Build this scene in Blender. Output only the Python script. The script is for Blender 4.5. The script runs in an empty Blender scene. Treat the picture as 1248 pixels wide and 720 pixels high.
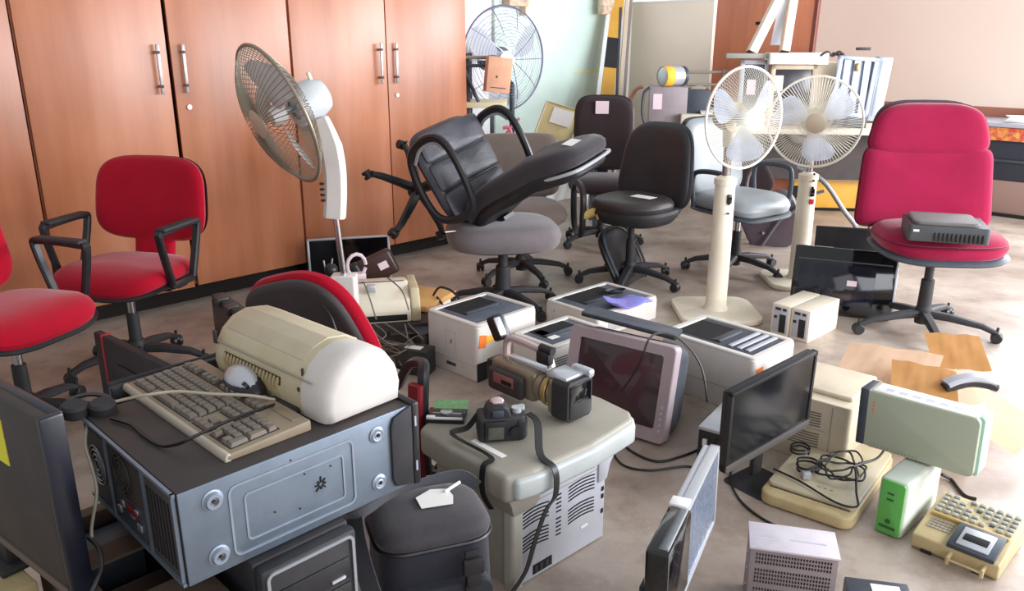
import bpy, bmesh, math, random
from mathutils import Vector, Matrix, Euler
R_=math.radians
random.seed(4)
SC=bpy.context.scene; COL=SC.collection
# ---------------- camera numbers (image taken as 1248 x 720) ----------------
CH=1.45; CP=R_(17.56); CF=995.0
def _ray(px,py):
    x=(px-624)/CF; y=-(py-360)/CF
    return Vector((x, math.cos(CP)+y*math.sin(CP), -math.sin(CP)+y*math.cos(CP)))
def G(px,py,z=0.0):
    r=_ray(px,py); t=(z-CH)/r.z
    return Vector((r.x*t,r.y*t,z))
def Yp(px,py,Y):
    r=_ray(px,py); t=Y/r.y
    return Vector((r.x*t,Y,CH+r.z*t))
def hitline(px,py,p,d):
    """point where the sight line meets the upright plane through p (xy) running along d"""
    r=_ray(px,py); n=Vector((-d[1],d[0]))
    t=(n.x*p[0]+n.y*p[1])/(n.x*r.x+n.y*r.y)
    return Vector((r.x*t,r.y*t,CH+r.z*t))
# ---------------- materials ----------------
def lin(c):
    return tuple(((v/255)/12.92 if v/255<=.04045 else (((v/255)+.055)/1.055)**2.4) for v in c)+(1,)
_M={}
def mat(name,rgb,rough=.5,metal=0,dirt=0,dscale=6,dcol=None,bump=0,bscale=200,spec=.5,alpha=1,trans=0,coat=0,emit=0):
    if name in _M: return _M[name]
    m=bpy.data.materials.new(name); m.use_nodes=True; nt=m.node_tree; b=nt.nodes['Principled BSDF']
    b.inputs['Base Color'].default_value=lin(rgb); b.inputs['Roughness'].default_value=rough
    b.inputs['Metallic'].default_value=metal; b.inputs['Specular IOR Level'].default_value=spec
    b.inputs['Coat Weight'].default_value=coat
    if trans: b.inputs['Transmission Weight'].default_value=trans
    if alpha<1: b.inputs['Alpha'].default_value=alpha
    tc=nt.nodes.new('ShaderNodeTexCoord')
    if dirt:
        n=nt.nodes.new('ShaderNodeTexNoise'); n.inputs['Scale'].default_value=dscale; n.inputs['Detail'].default_value=6
        n.inputs['Roughness'].default_value=.62
        nt.links.new(tc.outputs['Object'],n.inputs['Vector'])
        r=nt.nodes.new('ShaderNodeValToRGB'); r.color_ramp.elements[0].position=.42; r.color_ramp.elements[1].position=.72
        r.color_ramp.elements[0].color=(0,0,0,1); r.color_ramp.elements[1].color=(dirt,dirt,dirt,1)
        nt.links.new(n.outputs['Fac'],r.inputs['Fac'])
        mx=nt.nodes.new('ShaderNodeMix'); mx.data_type='RGBA'
        mx.inputs['A'].default_value=lin(rgb); mx.inputs['B'].default_value=lin(dcol or tuple(v*.6 for v in rgb))
        nt.links.new(r.outputs['Color'],mx.inputs['Factor']); nt.links.new(mx.outputs['Result'],b.inputs['Base Color'])
    if bump:
        n2=nt.nodes.new('ShaderNodeTexNoise'); n2.inputs['Scale'].default_value=bscale; n2.inputs['Detail'].default_value=3
        nt.links.new(tc.outputs['Object'],n2.inputs['Vector'])
        bp=nt.nodes.new('ShaderNodeBump'); bp.inputs['Strength'].default_value=bump; bp.inputs['Distance'].default_value=.002
        nt.links.new(n2.outputs['Fac'],bp.inputs['Height']); nt.links.new(bp.outputs['Normal'],b.inputs['Normal'])
    _M[name]=m; return m
def wood(name,c1,c2,c3,rough=.4,sx=7,sz=.5,coat=.15):
    m=bpy.data.materials.new(name); m.use_nodes=True; nt=m.node_tree; b=nt.nodes['Principled BSDF']
    tc=nt.nodes.new('ShaderNodeTexCoord'); mp=nt.nodes.new('ShaderNodeMapping'); mp.inputs['Scale'].default_value=(sx,sx,sz)
    nt.links.new(tc.outputs['Object'],mp.inputs['Vector'])
    n=nt.nodes.new('ShaderNodeTexNoise'); n.inputs['Scale'].default_value=1.2; n.inputs['Detail'].default_value=8; n.inputs['Roughness'].default_value=.6
    nt.links.new(mp.outputs[0],n.inputs['Vector'])
    r=nt.nodes.new('ShaderNodeValToRGB'); e=r.color_ramp.elements; e[0].position=.3; e[0].color=lin(c1); e[1].position=.75; e[1].color=lin(c3)
    k=e.new(.52); k.color=lin(c2); nt.links.new(n.outputs['Fac'],r.inputs['Fac'])
    n2=nt.nodes.new('ShaderNodeTexNoise'); n2.inputs['Scale'].default_value=1.4; n2.inputs['Detail'].default_value=4
    nt.links.new(tc.outputs['Object'],n2.inputs['Vector'])
    mx=nt.nodes.new('ShaderNodeMix'); mx.data_type='RGBA'; mx.blend_type='MULTIPLY'; mx.inputs['Factor'].default_value=.5
    r2=nt.nodes.new('ShaderNodeValToRGB'); r2.color_ramp.elements[0].position=.3; r2.color_ramp.elements[0].color=(.6,.55,.5,1); r2.color_ramp.elements[1].position=.6
    nt.links.new(n2.outputs['Fac'],r2.inputs['Fac'])
    nt.links.new(r.outputs['Color'],mx.inputs['A']); nt.links.new(r2.outputs['Color'],mx.inputs['B'])
    nt.links.new(mx.outputs['Result'],b.inputs['Base Color'])
    b.inputs['Roughness'].default_value=rough; b.inputs['Coat Weight'].default_value=coat; b.inputs['Coat Roughness'].default_value=.35
    _M[name]=m; return m
def cloth(name,rgb,rough=.9,sheen=.3,dirt=.3,dcol=None,dscale=5):
    m=mat(name,rgb,rough,0,dirt,dscale,dcol,bump=.5,bscale=350,spec=.2)
    b=m.node_tree.nodes['Principled BSDF']; b.inputs['Sheen Weight'].default_value=sheen; b.inputs['Sheen Roughness'].default_value=.4
    return m
# ---------------- mesh builder ----------------
class B:
    def __init__(s): s.bm=bmesh.new()
    def _merge(s,t,M=None):
        me=bpy.data.meshes.new('tmp')
        if M is not None: t.transform(M)
        t.to_mesh(me); t.free(); s.bm.from_mesh(me); bpy.data.meshes.remove(me); return s
    def box(s,x0,x1,y0,y1,z0,z1,bev=0,seg=2,M=None):
        t=bmesh.new(); bmesh.ops.create_cube(t,size=1)
        for v in t.verts: v.co=Vector((x0+(v.co.x+.5)*(x1-x0),y0+(v.co.y+.5)*(y1-y0),z0+(v.co.z+.5)*(z1-z0)))
        if bev>0:
            bev=min(bev,abs(x1-x0)*.48,abs(y1-y0)*.48,abs(z1-z0)*.48)
            bmesh.ops.bevel(t,geom=t.edges[:],offset=bev,segments=seg,profile=.5,affect='EDGES')
        bmesh.ops.recalc_face_normals(t,faces=t.faces[:])
        return s._merge(t,M)
    def prism(s,pts,axis,a,b,bev=0,seg=2,M=None):
        """closed outline pts (2-D) pushed from a to b along axis: x:(y,z) y:(x,z) z:(x,y)"""
        t=bmesh.new()
        def P(p,k): return {'x':(k,p[0],p[1]),'y':(p[0],k,p[1]),'z':(p[0],p[1],k)}[axis]
        v0=[t.verts.new(P(p,a)) for p in pts]; v1=[t.verts.new(P(p,b)) for p in pts]
        n=len(pts); t.faces.new(v0); t.faces.new(v1[::-1])
        for i in range(n): t.faces.new((v0[i],v1[i],v1[(i+1)%n],v0[(i+1)%n]))
        bmesh.ops.recalc_face_normals(t,faces=t.faces[:])
        if bev>0: bmesh.ops.bevel(t,geom=t.edges[:],offset=bev,segments=seg,profile=.5,affect='EDGES',clamp_overlap=True)
        return s._merge(t,M)
    def sweep(s,pts,prof,closed=False,up=None,M=None,scale=None,cap=True):
        t=bmesh.new(); P=[Vector(p) for p in pts]; n=len(P); T=[]
        for i in range(n):
            a=P[(i-1)%n] if (closed or i>0) else P[i]; b=P[(i+1)%n] if (closed or i<n-1) else P[i]
            d=(b-a); T.append(d.normalized() if d.length>1e-9 else Vector((0,0,1)))
        u=Vector(up) if up else (Vector((0,0,1)) if abs(T[0].z)<.9 else Vector((1,0,0)))
        rings=[]
        for i in range(n):
            u=(u-T[i]*u.dot(T[i])); 
            if u.length<1e-6: u=T[i].orthogonal()
            u.normalize(); w=T[i].cross(u); k=scale[i] if scale else 1
            rings.append([t.verts.new(P[i]+w*(q[0]*k)+u*(q[1]*k)) for q in prof])
        m=len(prof)
        for i in range(n if closed else n-1):
            a=rings[i]; b=rings[(i+1)%n]
            for j in range(m): t.faces.new((a[j],a[(j+1)%m],b[(j+1)%m],b[j]))
        if not closed and cap: t.faces.new(rings[0][::-1]); t.faces.new(rings[-1])
        bmesh.ops.recalc_face_normals(t,faces=t.faces[:])
        return s._merge(t,M)
    def tube(s,pts,r,n=8,closed=False,M=None,scale=None):
        return s.sweep(pts,[(r*math.cos(2*math.pi*i/n),r*math.sin(2*math.pi*i/n)) for i in range(n)],closed,None,M,scale)
    def cyl(s,p0,p1,r0,r1=None,n=20,M=None,bev=0):
        r1=r0 if r1 is None else r1; p0=Vector(p0); p1=Vector(p1); L=(p1-p0).length
        prof=[(r0-bev,0),(r0,bev),(r1,L-bev),(r1-bev,L)] if bev else [(r0,0),(r1,L)]
        q=(p1-p0).to_track_quat('Z','Y').to_matrix().to_4x4()
        MM=Matrix.Translation(p0)@q
        return s.lathe([(0,0)]+prof+[(0,L)],n,(M@MM) if M else MM)
    def lathe(s,prof,n=28,M=None):
        t=bmesh.new(); rings=[]
        for r,z in prof:
            if r<1e-6: rings.append([t.verts.new((0,0,z))])
            else: rings.append([t.verts.new((r*math.cos(2*math.pi*i/n),r*math.sin(2*math.pi*i/n),z)) for i in range(n)])
        for a,b in zip(rings,rings[1:]):
            if len(a)==1 and len(b)==1: continue
            for i in range(n):
                j=(i+1)%n
                if len(a)==1: t.faces.new((a[0],b[i],b[j]))
                elif len(b)==1: t.faces.new((a[i],b[0],a[j]))
                else: t.faces.new((a[i],b[i],b[j],a[j]))
        bmesh.ops.recalc_face_normals(t,faces=t.faces[:])
        return s._merge(t,M)
    def pad(s,w,d,t_,f=None,p=4,n=48,M=None,crown=0,prof=None):
        """cushion: superellipse outline w x d, thickness t_, centred; f bends points"""
        prof=prof or [(0,.5),(.35,.5),(.65,.49),(.82,.46),(.91,.38),(.97,.22),(1,0),(.975,-.3),(.93,-.45),(.85,-.5),(.4,-.5),(0,-.5)]
        t=bmesh.new(); rings=[]
        for sc,z in prof:
            zz=z*t_+(crown*(1-sc*sc) if z>0 else 0)
            if sc==0: rings.append([t.verts.new((0,0,zz))]); continue
            L=[]
            for i in range(n):
                a=2*math.pi*i/n; c,sn=math.cos(a),math.sin(a)
                L.append(t.verts.new((w/2*sc*math.copysign(abs(c)**(2/p),c),d/2*sc*math.copysign(abs(sn)**(2/p),sn),zz)))
            rings.append(L)
        for a,b in zip(rings,rings[1:]):
            for i in range(n):
                j=(i+1)%n
                if len(a)==1: t.faces.new((a[0],b[i],b[j]))
                elif len(b)==1: t.faces.new((a[i],b[0],a[j]))
                else: t.faces.new((a[i],b[i],b[j],a[j]))
        if f:
            for v in t.verts: v.co=Vector(f(v.co.x,v.co.y,v.co.z))
        bmesh.ops.recalc_face_normals(t,faces=t.faces[:])
        return s._merge(t,M)
    def ball(s,c,r,M=None,sq=(1,1,1)):
        t=bmesh.new(); bmesh.ops.create_uvsphere(t,u_segments=20,v_segments=12,radius=r)
        for v in t.verts: v.co=Vector((c[0]+v.co.x*sq[0],c[1]+v.co.y*sq[1],c[2]+v.co.z*sq[2]))
        return s._merge(t,M)
def cr(pts,k=6,closed=False):
    """smooth curve through points"""
    P=[Vector(p) for p in pts]; n=len(P); out=[]
    for i in range(n if closed else n-1):
        p0=P[(i-1)%n] if (closed or i>0) else P[i]; p1=P[i]; p2=P[(i+1)%n]; p3=P[(i+2)%n] if (closed or i<n-2) else P[(i+1)%n]
        for j in range(k):
            t=j/k; out.append(.5*((2*p1)+(p2-p0)*t+(2*p0-5*p1+4*p2-p3)*t*t+(3*p1-p0-3*p2+p3)*t**3))
    if not closed: out.append(P[-1])
    return out
def rect(w,h,b=.0):
    w/=2;h/=2
    if not b: return [(-w,-h),(w,-h),(w,h),(-w,h)]
    return [(-w+b,-h),(w-b,-h),(w,-h+b),(w,h-b),(w-b,h),(-w+b,h),(-w,h-b),(-w,-h+b)]
def rrect(x0,x1,y0,y1,r,k=4):
    out=[]
    for cx,cy,a0 in ((x1-r,y1-r,0),(x0+r,y1-r,90),(x0+r,y0+r,180),(x1-r,y0+r,270)):
        for i in range(k+1):
            a=R_(a0+90*i/k); out.append((cx+r*math.cos(a),cy+r*math.sin(a)))
    return out
# ---------------- objects ----------------
def thing(name,label,cat,loc=(0,0,0),rot=(0,0,0),group=None,matrix=None):
    o=bpy.data.objects.new(name,None); COL.objects.link(o); o.empty_display_size=.1
    if matrix is not None: o.matrix_world=matrix
    else: o.location=loc; o.rotation_euler=tuple(R_(a) for a in rot)
    o['label']=label; o['category']=cat
    if group: o['group']=group
    return o
def part(name,b,m,parent=None,label=None,ang=35):
    me=bpy.data.meshes.new(name); b.bm.to_mesh(me); b.bm.free()
    for p in me.polygons: p.use_smooth=True
    me.set_sharp_from_angle(angle=R_(ang)); me.materials.append(m)
    o=bpy.data.objects.new(name,me); COL.objects.link(o)
    if parent is not None: o.parent=parent
    if label: o['label']=label
    return o
def solo(name,b,m,label,cat,loc=(0,0,0),rot=(0,0,0),group=None):
    o=part(name,b,m); o.location=loc; o.rotation_euler=tuple(R_(a) for a in rot); o['label']=label; o['category']=cat
    if group: o['group']=group
    return o
def struct(name,b,m,parent=None):
    o=part(name,b,m,parent)
    if parent is None: o['kind']='structure'
    return o
def basis(X,Yv,Z,loc):
    M=Matrix((X,Yv,Z)).transposed().to_4x4(); M.translation=Vector(loc); return M
# ================= materials =================
wood('cabinet_wood',(168,100,64),(190,120,84),(206,140,108),rough=.34,sx=4,sz=.35)
wood('panel_wood',(186,112,80),(204,128,94),(214,142,110),rough=.5)
wood('pale_wood',(176,140,86),(200,164,104),(214,184,130),rough=.6,coat=0)
M_wood=_M['cabinet_wood']; M_panel=_M['panel_wood']; M_pale=_M['pale_wood']
M_dark=mat('dark_gap',(28,20,18),.9)
M_chrome=mat('chrome',(200,198,200),.22,1,dirt=.3,dscale=30,dcol=(120,115,112))
M_steel=mat('galvanised_steel',(128,141,156),.42,.65,dirt=.5,dscale=14,dcol=(104,114,126))
M_ridge=mat('ridged_steel',(158,168,182),.42,.6,dirt=.4,dscale=20,dcol=(134,144,158))
M_handle=mat('worn_silver_handle',(176,162,160),.4,.6,dirt=.3,dscale=40)
M_steel2=mat('bright_steel',(180,184,190),.35,.8)
M_blk=mat('black_plastic',(30,30,34),.38,dirt=.4,dscale=20,dcol=(52,48,48))
M_blkm=mat('matt_black_plastic',(38,37,41),.62,dirt=.5,dscale=14,dcol=(62,58,56))
M_gloss=mat('glossy_black',(12,13,16),.1,coat=.4)
M_screen=mat('dark_screen',(18,20,26),.16,dirt=.5,dscale=6,dcol=(34,36,42))
M_dbrown=mat('dusty_dark_steel',(64,57,56),.6,.2,dirt=.6,dscale=9,dcol=(82,70,64))
M_red=cloth('red_fabric',(176,6,38),dirt=.35,dcol=(146,4,30))
M_pink=cloth('crimson_fabric',(146,20,60),dirt=.45,dcol=(120,15,46),dscale=4)
M_pinkpipe=cloth('crimson_piping',(96,12,36))
M_grayf=cloth('grey_fabric',(118,110,112),dirt=.6,dcol=(92,84,84))
M_taupe=cloth('taupe_fabric',(118,104,96),dirt=.5,dcol=(96,84,80))
M_brownf=cloth('dark_brown_fabric',(60,48,50),dirt=.4)
M_char=cloth('charcoal_fabric',(62,58,62),dirt=.4,dcol=(84,76,76))
M_leather=mat('grey_black_leather',(66,66,74),.42,dirt=.6,dscale=8,dcol=(92,90,96),bump=.6,bscale=90)
M_leather2=mat('silver_grey_vinyl',(150,156,160),.4,dirt=.5,dscale=6,dcol=(176,180,182))
M_cream=mat('cream_plastic',(204,190,158),.42,dirt=.5,dscale=9,dcol=(186,168,132))
M_cream2=mat('pale_lid_plastic',(196,184,156),.4,dirt=.4,dscale=12,dcol=(170,156,128))
M_beige=mat('yellowed_beige_plastic',(196,176,132),.5,dirt=.6,dscale=10,dcol=(166,142,98))
M_beige2=mat('beige_plastic',(206,192,168),.5,dirt=.6,dscale=8,dcol=(178,160,134))
M_white=mat('white_plastic',(216,210,204),.42,dirt=.4,dscale=8,dcol=(196,182,168))
M_ivory=mat('ivory_plastic',(232,222,202),.38,dirt=.4,dscale=6,dcol=(206,188,156))
M_putty=mat('putty_grey_plastic',(156,150,138),.5,dirt=.5,dscale=7,dcol=(136,128,114))
M_lgrey=mat('light_grey_plastic',(186,188,196),.45,dirt=.35,dscale=8,dcol=(166,164,168))
M_tray=mat('blue_grey_plastic',(84,90,104),.45,dirt=.6,dscale=12,dcol=(112,114,122))
M_slate=mat('slate_plastic',(58,64,74),.5,dirt=.5,dscale=12,dcol=(84,86,92))
M_key=mat('grey_keycap',(118,109,99),.5,dirt=.5,dscale=30,dcol=(140,129,114))
M_kb=mat('dusty_taupe_plastic',(146,130,108),.5,dirt=.6,dscale=12,dcol=(128,112,92))
M_grn=mat('pale_green_plastic',(176,182,160),.42,dirt=.35,dscale=8,dcol=(162,170,146))
M_grn2=mat('bright_green_plastic',(98,178,84),.4,dirt=.3,dscale=12,dcol=(84,160,72))
M_teal=mat('sea_green_plastic',(168,206,184),.4)
M_paper=mat('white_paper',(240,236,232),.9)
M_pinkpaper=mat('pale_pink_paper',(238,214,222),.9)
M_envo=mat('orange_kraft_paper',(212,164,104),.85,dirt=.5,dscale=5,dcol=(196,146,84))
M_envp=mat('peach_kraft_paper',(242,216,190),.85,dirt=.5,dscale=4,dcol=(222,184,148))
M_print=mat('printed_ink',(70,66,72),.9)
M_cable=mat('black_cable',(20,19,20),.45)
M_wcable=mat('dirty_white_cable',(190,180,160),.5)
M_yel=mat('yellow_paper',(226,214,60),.8)
M_orange=mat('orange_sticker',(238,120,40),.7)
M_yelo=mat('amber_sticker',(244,180,50),.7)
M_purple=mat('purple_print',(150,130,205),.5,dirt=1,dscale=30,dcol=(90,140,210))
M_pcb=mat('green_circuit_board',(112,158,104),.5,dirt=.8,dscale=80,dcol=(150,180,140))
M_gold=mat('champagne_metal',(150,136,116),.35,.5,dirt=.4,dscale=20,dcol=(112,98,82))
M_silver=mat('silver_plastic',(196,198,204),.3,.4)
M_lens=mat('lens_glass',(8,10,16),.05,coat=1)
M_yellow=mat('yellow_painted_wood',(222,168,66),.6,dirt=.4,dscale=6,dcol=(196,140,50))
M_alu=mat('pale_blue_aluminium',(178,188,204),.35,.4)
M_blade=mat('frosted_blue_blade',(226,232,244),.3,alpha=.88,dirt=.4,dscale=14,dcol=(176,180,196))
M_blade2=mat('clear_blade',(214,222,238),.2,alpha=.72,dirt=.5,dscale=14,dcol=(160,166,184))
M_wire=mat('cream_wire',(232,226,212),.35,0)
M_wire2=mat('dusty_wire',(150,138,122),.4,.5)
M_wire3=mat('blued_steel_wire',(160,160,186),.3,.7)
M_maroon=mat('maroon_pad',(118,8,22),.6)
M_rust=mat('rusty_brown_steel',(96,78,64),.8,.1,dirt=.9,dscale=7,dcol=(64,48,40))
M_oldcrt=mat('mauve_plastic',(168,152,156),.45,dirt=.5,dscale=6,dcol=(150,130,136))
M_tube=mat('crt_glass',(66,34,44),.3,dirt=1,dscale=2.2,dcol=(44,44,44),coat=.5)
M_perf=mat('mauve_grey_metal',(152,138,140),.55,.2,dirt=.4,dscale=12,dcol=(128,114,116))
M_hole=mat('black_hole',(22,18,20),.9)
M_foam=mat('yellow_foam',(206,180,110),.95,dirt=.6,dscale=40,dcol=(150,120,60))
M_sticker=mat('red_print',(200,40,40),.8)
M_carton=mat('pink_brown_carton',(226,170,140),.85,dirt=.5,dscale=8,dcol=(206,140,106))

# ================= setting =================
DX,DY=.7175,.6966           # direction of the wardrobes' fronts
YAW=math.degrees(math.atan2(DY,DX))
def UV(u,v,z=0): return Vector((DX*u+DY*v, DY*u-DX*v, z))   # u along wardrobes, v towards the windows
P0=UV(0,0)
_p=Vector((-6.415+1.03*4,4)); vcab=_p.x*DY-_p.y*DX
def S(px,py,v=None):
    P=hitline(px,py,UV(0,vcab if v is None else v)[:2],(DX,DY)); return P.x*DX+P.y*DY, P.z
def floormat():
    m=bpy.data.materials.new('worn_concrete'); m.use_nodes=True; nt=m.node_tree; b=nt.nodes['Principled BSDF']
    tc=nt.nodes.new('ShaderNodeTexCoord')
    def noise(sc,det,rough=.6,off=0):
        n=nt.nodes.new('ShaderNodeTexNoise'); n.inputs['Scale'].default_value=sc; n.inputs['Detail'].default_value=det; n.inputs['Roughness'].default_value=rough
        mp=nt.nodes.new('ShaderNodeMapping'); mp.inputs['Location'].default_value=(off,off*.7,0); nt.links.new(tc.outputs['Object'],mp.inputs['Vector'])
        nt.links.new(mp.outputs[0],n.inputs['Vector']); return n
    r=nt.nodes.new('ShaderNodeValToRGB'); e=r.color_ramp.elements
    e[0].position=.25; e[0].color=lin((118,100,88)); e[1].position=.8; e[1].color=lin((206,194,180)); k=e.new(.5); k.color=lin((166,150,138))
    nt.links.new(noise(1.3,9,.62).outputs['Fac'],r.inputs['Fac'])
    r2=nt.nodes.new('ShaderNodeValToRGB'); r2.color_ramp.elements[0].position=.36; r2.color_ramp.elements[0].color=(.55,.48,.42,1); r2.color_ramp.elements[1].position=.52; r2.color_ramp.elements[1].color=(1,1,1,1)
    nt.links.new(noise(5.5,8,.7,3).outputs['Fac'],r2.inputs['Fac'])
    mx=nt.nodes.new('ShaderNodeMix'); mx.data_type='RGBA'; mx.blend_type='MULTIPLY'; mx.inputs['Factor'].default_value=.55
    nt.links.new(r.outputs['Color'],mx.inputs['A']); nt.links.new(r2.outputs['Color'],mx.inputs['B']); nt.links.new(mx.outputs['Result'],b.inputs['Base Color'])
    rr=nt.nodes.new('ShaderNodeMapRange'); rr.inputs['To Min'].default_value=.30; rr.inputs['To Max'].default_value=.55; b.inputs['Coat Weight'].default_value=.25; b.inputs['Coat Roughness'].default_value=.35
    nt.links.new(noise(3,6,.6,9).outputs['Fac'],rr.inputs['Value']); nt.links.new(rr.outputs[0],b.inputs['Roughness'])
    bp=nt.nodes.new('ShaderNodeBump'); bp.inputs['Strength'].default_value=.12; bp.inputs['Distance'].default_value=.01
    nt.links.new(noise(14,6).outputs['Fac'],bp.inputs['Height']); nt.links.new(bp.outputs['Normal'],b.inputs['Normal'])
    return m
def quadbox(b,u0,u1,v0,v1,z0,z1,bev=0):
    Mx=basis((DX,DY,0),(DY,-DX,0),(0,0,1),(0,0,0)); return b.box(u0,u1,v0,v1,z0,z1,bev,M=Mx)
VW=vcab-.62; UB=8.2; VR=1.7
struct('floor',quadbox(B(),-1.2,UB+.2,VW-.1,VR+.1,-.1,0),floormat())
M_wl=mat('white_wall',(240,242,244),.8,dirt=.3,dscale=2,dcol=(212,214,216))
M_wc=mat('cream_wall',(226,206,192),.85,dirt=.25,dscale=2,dcol=(218,198,182))
M_dado=mat('brown_dado',(160,104,84),.6,dirt=.3,dscale=4)
struct('wall_left',quadbox(B(),-1.2,UB,VW-.12,VW,0,2.9),M_wl)
wb=quadbox(B(),UB,UB+.12,VW-.12,VR+.1,.86,2.9); struct('wall_back',wb,M_wc)
struct('trim_back',quadbox(B(),UB-.01,UB+.12,VW-.12,VR+.1,0,.86),M_dado)
# window wall on the right (out of frame): sill, lintel and piers with daylight between
b=B(); quadbox(b,-1.2,UB,VR,VR+.12,0,.7); quadbox(b,-1.2,UB,VR,VR+.12,2.5,2.9)
for u in (-1.2,1.05,3.35,5.65,7.95): quadbox(b,u,u+.25,VR,VR+.12,.7,2.5)
struct('wall_right',b,M_wc)
# pale green board on the left wall
s0,_=S(600,60,VW); s1,_=S(748,60,VW)
M_green=mat('pale_green_board',(204,224,214),.45,dirt=.3,dscale=3,dcol=(172,198,188))
gb=thing('wall_board','large pale green board fixed to the wall behind the big wire fan','board',UV(s0,VW),(0,0,YAW))
part('panel',B().box(0,s1-s0,-.03,-.001,.35,2.5,.005),M_green,gb)
_,zt=S(720,87,VW); part('tape',B().box((s1-s0)*.62,(s1-s0)*.97,-.032,-.03,zt-.01,zt+.01),mat('yellow_tape',(222,214,160),.7),gb)

# wardrobes
def wardrobe(name,label,u0,u1,usplit,ajar=0,h=2.25,handles=True,hz=1.29,lock=True):
    t=thing('wardrobe',label,'wardrobe',UV(u0,vcab),(0,0,YAW),group='row of wooden wardrobes')
    W=u1-u0; d=.58
    c=B(); c.box(0,.022,.0,d,.1,h); c.box(W-.022,W,.0,d,.1,h); c.box(.022,W-.022,.02,d,h-.02,h); c.box(.022,W-.022,.02,d,.1,.12); c.box(.022,W-.022,d-.01,d,.12,h-.02)
    part('carcass',c,M_wood,t)
    part('plinth',B().box(.03,W-.03,.05,d,0,.1),M_dark,t,'dark recessed plinth')
    sp=usplit-u0
    for k,(a,bb) in enumerate(((.006,sp-.004),(sp+.004,W-.006))):
        if a>=bb-.02: continue
        dr=B()
        if k==0 and ajar:
            bb-=.02
            Mx=Matrix.Translation((a,0,0))@Matrix.Rotation(-R_(ajar),4,'Z')
            dr.box(0,bb-a,-.022,-.001,.1,h,.002,M=Mx)
        else: Mx=Matrix.Translation((a,0,0)); dr.box(0,bb-a,-.022,-.001,.1,h,.002,M=Mx)
        D=part('door',dr,M_wood,t)
        if handles:
            hx=(bb-a)-.055 if k==0 else .055
            hb=B(); hb.box(hx-.009,hx+.009,-.055,-.045,hz-.125,hz+.125,.003,M=Mx)
            for z in (hz-.085,hz+.085): hb.cyl((hx,-.05,z),(hx,-.022,z),.008,n=10,M=Mx)
            H_=part('handle',hb,M_handle,D)
            hb=B()
            for z in (hz-.085,hz+.085): hb.cyl((hx,-.0575,z),(hx,-.054,z),.0085,n=10,M=Mx)
            hb.bm.verts.ensure_lookup_table(); part('handle_rivets',hb,M_dbrown,D)
            if k==1: part('lock',B().cyl((hx+.01,-.03,hz-.2),(hx+.01,-.022,hz-.2),.014,n=16,M=Mx),M_handle,D)
    return t
uA=S(50,240)[0]; uS=S(213,130)[0]; uBd=S(349,20)[0]; uS2=S(467,30)[0]; uE=S(566,60)[0]
wardrobe('w','wooden wardrobe cut by the left edge, behind the leftmost red chair',uA-1.5,uA-.006,uA-.75,handles=False)
wardrobe('w','wooden wardrobe with its left door ajar behind the red armchair',uA,uBd-.004,uS,ajar=1.6)
wardrobe('w','wooden wardrobe behind the tilted fan, nearest the green board',uBd,uE,uS2)
print('cab u',uA,uS,uBd,uS2,uE,'vcab',vcab)

# ================= camera, light =================
cam=bpy.data.cameras.new('camera'); co=bpy.data.objects.new('camera',cam); COL.objects.link(co)
co.location=(0,0,CH); co.rotation_euler=(R_(90)-CP,0,0); cam.sensor_width=36; cam.lens=CF/1248*36; cam.clip_start=.05
SC.camera=co
w=bpy.data.worlds.new('world'); SC.world=w; w.use_nodes=True
w.node_tree.nodes['Background'].inputs[0].default_value=(.92,.96,1,1); w.node_tree.nodes['Background'].inputs[1].default_value=.62
Lb=bpy.data.lights.new('back_window_daylight','AREA'); Lb.shape='RECTANGLE'; Lb.size=3.0; Lb.size_y=1.7; Lb.energy=460; Lb.color=(.88,.93,1)
ob=bpy.data.objects.new('back_window_daylight',Lb); COL.objects.link(ob); ob.location=UV(UB-.03,-.1,1.85); nb=UV(-1,0); nb.z=-.15; ob.rotation_euler=Vector(nb).to_track_quat('-Z','Y').to_euler()
for k,(u,pw) in enumerate(((.0,22),(2.3,62),(4.6,220),(6.9,210))):
    L=bpy.data.lights.new('window_daylight','AREA'); L.shape='RECTANGLE'; L.size=2.0; L.size_y=1.7; L.energy=pw; L.color=(.9,.94,1)
    o=bpy.data.objects.new('window_daylight',L); COL.objects.link(o); o.location=UV(u,VR+.05,1.6)
    n=UV(0,-1)-UV(0,0); n.z=-.25
    o.rotation_euler=Vector(n).to_track_quat('-Z','Y').to_euler()
SC.view_settings.view_transform='Standard'; SC.view_settings.look='None'; SC.view_settings.exposure=0; SC.view_settings.gamma=1
SC.view_settings.use_curve_mapping=False
# ================= electronics =================
def vents(b,x0,x1,z0,z1,n,horizontal,y=-.0006,th=.004,axis='y',curve=0):
    """dark slots laid on a face"""
    for i in range(n):
        f=(i+.5)/n
        if horizontal:
            z=z0+(z1-z0)*f
            if curve:
                pts=[(x0+(x1-x0)*k/8, z+curve*math.sin(math.pi*k/8)) for k in range(9)]
                for p,q in zip(pts,pts[1:]): 
                    b.sweep([(p[0],y,p[1]),(q[0],y,q[1])],rect(.002,th)) if axis=='y' else b.sweep([(y,p[0],p[1]),(y,q[0],q[1])],rect(.002,th))
            elif axis=='y': b.box(x0,x1,y-.001,y+.001,z-th/2,z+th/2)
            else: b.box(y-.001,y+.001,x0,x1,z-th/2,z+th/2)
        else:
            x=x0+(x1-x0)*f
            if axis=='y': b.box(x-th/2,x+th/2,y-.001,y+.001,z0,z1)
            else: b.box(y-.001,y+.001,x-th/2,x+th/2,z0,z1)
    return b
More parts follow.
